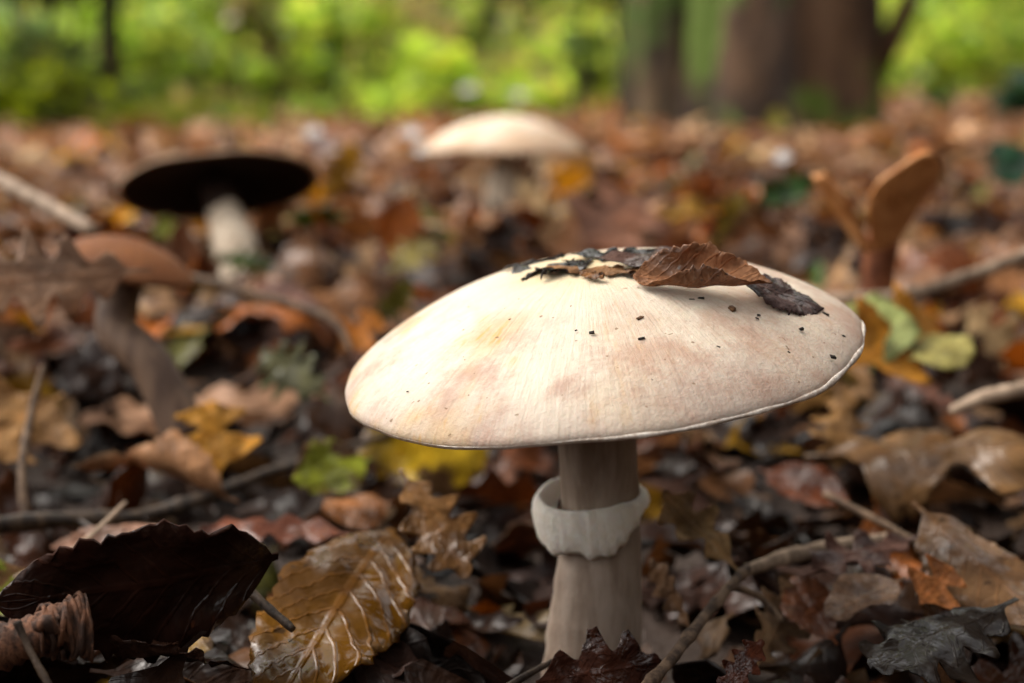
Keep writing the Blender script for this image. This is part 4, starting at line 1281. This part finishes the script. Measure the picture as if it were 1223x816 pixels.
def undergrowth():
    S_ = shrub
    S_('evergreen_shrub', 'dark evergreen shrub round the slim dark trunk at the wood edge', px_at(40, 3.4), 3.4, .42, .75, 1500, DARKG, .055, 1, group=None)
    S_('evergreen_shrub', 'yellowish green low shrub before the dark evergreen shrub', px_at(15, 3.0), 3.0, .30, .16, 420, [(.16, .22, .015), (.22, .28, .02), (.10, .15, .015)], .05, 2, stems=4, group=None)
    S_('bramble_shrub', 'bluish green leafy shrub beside the dark evergreen shrub', px_at(185, 4.6), 4.6, .50, .50, 900, BLUEG + GREEN, .075, 3, group=None)
    S_('bramble_shrub', 'bright green leafy shrub left of the brown bare stems', px_at(255, 4.3), 4.3, .55, .60, 1300, GREEN + LIME, .07, 4, group=None)
    S_('dry_shrub', 'brownish half bare shrub with many upright stems', px_at(375, 4.2), 4.2, .45, .75, 420, BROWNG, .06, 5, stems=26, group=None)
    S_('bramble_shrub', 'small green bramble among the brown bare stems', px_at(425, 3.9), 3.9, .26, .34, 320, GREEN + LIME, .065, 6, stems=5, group=None)
    S_('dry_shrub', 'olive brown thin shrub left of the distant pale mushroom', px_at(500, 4.8), 4.8, .50, .70, 650, BROWNG + GREEN, .06, 7, stems=18, group=None)
    S_('bramble_shrub', 'vivid lime green bramble just behind the distant pale mushroom', px_at(640, 3.6), 3.6, .36, .24, 620, LIME, .062, 8, stems=6, group=None)
    S_('bramble_shrub', 'tall mixed green shrub between the brown stems and the mossy trunk', px_at(650, 5.2), 5.2, .70, .80, 1400, GREEN + LIME + BROWNG, .07, 9, stems=14, group=None)
    S_('bramble_shrub', 'green shrub pressed against the mossy leaning trunk', px_at(728, 3.2), 3.2, .16, .50, 420, GREEN + [(.07, .16, .03)], .055, 10, stems=5, group=None)
    S_('bramble_shrub', 'wide lime green shrub right of the thick tree trunk', px_at(1130, 4.6), 4.6, .75, .55, 1700, LIME + GREEN, .07, 11, stems=12, group=None)
    S_('bramble_shrub', 'tall green shrub far right beyond the tree trunk', px_at(1240, 5.4), 5.4, .75, .85, 1500, GREEN + LIME, .075, 12, stems=12, group=None)
    S_('bramble_shrub', 'low dark bluish plant on the leaf floor right of the trunk', px_at(1212, 2.6), 2.6, .10, .09, 120, [(.03, .09, .05), (.05, .12, .06)], .05, 13, stems=3, group=None)
    S_('bramble_shrub', 'broad pale green shrub far behind the brown bare stems', px_at(420, 7.0), 7.0, 1.1, 1.1, 1900, GREEN + BLUEG + BROWNG, .10, 14, stems=14, group=None)
    S_('bramble_shrub', 'broad green shrub far behind the bluish leafy shrub', px_at(120, 7.2), 7.2, 1.2, 1.2, 1900, GREEN + BLUEG, .10, 15, stems=14, group=None)
    S_('bramble_shrub', 'broad green shrub far behind the mossy leaning trunk', px_at(760, 7.4), 7.4, 1.2, 1.2, 1900, GREEN + LIME, .10, 16, stems=14, group=None)
    S_('bramble_shrub', 'broad lime shrub far behind the wide lime green shrub', px_at(1120, 7.6), 7.6, 1.3, 1.2, 1900, LIME + GREEN, .10, 17, stems=14, group=None)
    # the wood beyond, one mass
    rng = np.random.default_rng(99)
    n = 60000
    an = np.where(rng.random(n) < .02, PI / 2 + rng.uniform(-.62, .62, n), rng.uniform(0, 2 * PI, n))
    rd = rng.uniform(9.5, 16, n) * np.where(np.sin(an) < .3, .62, 1.0)
    x, y = rd * np.cos(an), rd * np.sin(an)
    z = g(x, y) + rng.random(n) ** 1.3 * (5.0 - 2.6 * (np.sin(an) > .7) - 3.8 * sm((np.cos(an - PI * 1.15) - .25) / .3))      # kept low on the left to let light in
    root = bpy.data.objects.new('tmp', None); root.location = (0, 0, 0)
    front = np.sin(an) > .72
    P = np.stack([x, y, z], -1)
    fc = leaf_cloud('far_woodland', P[front], .30, GREEN + BROWNG + LIME + BLUEG + DARKG, root, rng, .05)
    fc.parent = None
    tag(fc, 'mass of green woodland foliage closing the view', 'woodland', kind='stuff')
    fb = leaf_cloud('unseen_woodland_ring', P[~front], .32, [(.16, .13, .09), (.22, .17, .11), (.12, .11, .06), (.10, .08, .06)], root, rng, .1)  # out-of-view ring added to block low light, browned to cut green bounce
    fb.parent = None
    tag(fb, 'unseen brown woodland added all round to block low light', 'woodland', kind='stuff')
    bpy.data.objects.remove(root)
    # short green plants at the edge of the leaf floor on the left
    n = 2600
    px = rng.uniform(-40, 330, n); yy = rng.uniform(3.0, 4.6, n)
    xx = (px - 611.5) / FPX * yy
    zz = g(xx, yy) + rng.uniform(.005, .06, n)
    root = bpy.data.objects.new('tmp', None)
    gc = leaf_cloud('ground_cover', np.stack([xx, yy, zz], -1), .04, [(.16, .24, .02), (.22, .30, .03), (.2, .18, .05)], root, rng)
    gc.parent = None; bpy.data.objects.remove(root)
    tag(gc, 'low green ground cover at the edge of the leaf floor', 'ground cover', kind='stuff')


def tree(name, label, px, Y, r0, height, mat, seed, lean=(0, 0), flare=.5, crown=2600, cols=GREEN, limbs=4, low_limb=None, crown_r=1.3):
    rng = np.random.default_rng(seed)
    x = px_at(px, Y); z0 = float(g(x, Y)) - .06
    o = empty(name, (x, Y, z0), label, 'tree')
    B = Vector((x, Y, z0))
    pts = [B, B + Vector((lean[0] * .1, lean[1] * .1, .4)), B + Vector((lean[0] * .4, lean[1] * .4, 1.3)), B + Vector((lean[0], lean[1], height))]
    trunk_mesh('trunk', pts, [r0, r0 * .93, r0 * .85, r0 * .45], o, mat, seed, flare)
    top = pts[-1]
    cen = []
    for k in range(limbs):
        a = k / limbs * 2 * PI + rng.uniform(0, 1); ln = crown_r * rng.uniform(.7, 1.1)
        s = B.lerp(top, rng.uniform(.72, .98))
        e = s + Vector((math.cos(a) * ln, math.sin(a) * ln, ln * .7))
        tube('limb', [s, s.lerp(e, .5) + Vector((0, 0, .12)), e], [r0 * .38, r0 * .22, r0 * .08], mat, o, 10, 6, .08, seed + k)
        cen += [e, s.lerp(e, .6)]
    if low_limb:
        tube('limb', [at(*p) for p in low_limb[0]], low_limb[1], mat, o, 12, 6, .12, seed + 31)
    cen = np.array([list(c) for c in cen + [top]])
    k = rng.integers(len(cen), size=crown)
    q = rng.normal(size=(crown, 3)); q /= np.linalg.norm(q, axis=1, keepdims=True); q *= rng.random((crown, 1)) ** .4
    leaf_cloud('crown', cen[k] + q * crown_r * .55, .10, cols, o, rng)


undergrowth()
tree('thick_tree', 'thick dark brown tree trunk with a low branch on its right', 932, 2.2, .142, 4.2, M_BARK, 5, lean=(.1, .2), flare=.30, crown=1000, cols=GREEN + LIME,
     low_limb=([(1030, 95, 2.18), (1058, 58, 2.16), (1080, 15, 2.14), (1115, -60, 2.12)], [.022, .020, .015, .010]))
tree('mossy_tree', 'slimmer green mossy trunk growing beside the thick tree', 806, 2.28, .068, 3.8, M_BARK_MOSS, 9, lean=(-.12, .3), flare=.7, crown=600)
tree('slim_tree', 'slim dark trunk rising inside the dark evergreen shrub', 131, 3.6, .030, 3.6, M_BARK, 13, lean=(.06, .1), flare=.5, crown=450, crown_r=.9)
tree('slim_tree', 'slim brown sapling trunk behind the brown bare stems', 352, 5.0, .028, 3.6, M_BARK, 17, lean=(.2, .1), crown=400, crown_r=.9)
tree('slim_tree', 'thin dark trunk just left of the mossy tree', 772, 2.6, .020, 3.4, M_BARK, 19, lean=(.02, .1), flare=.3, crown=400, crown_r=.8)
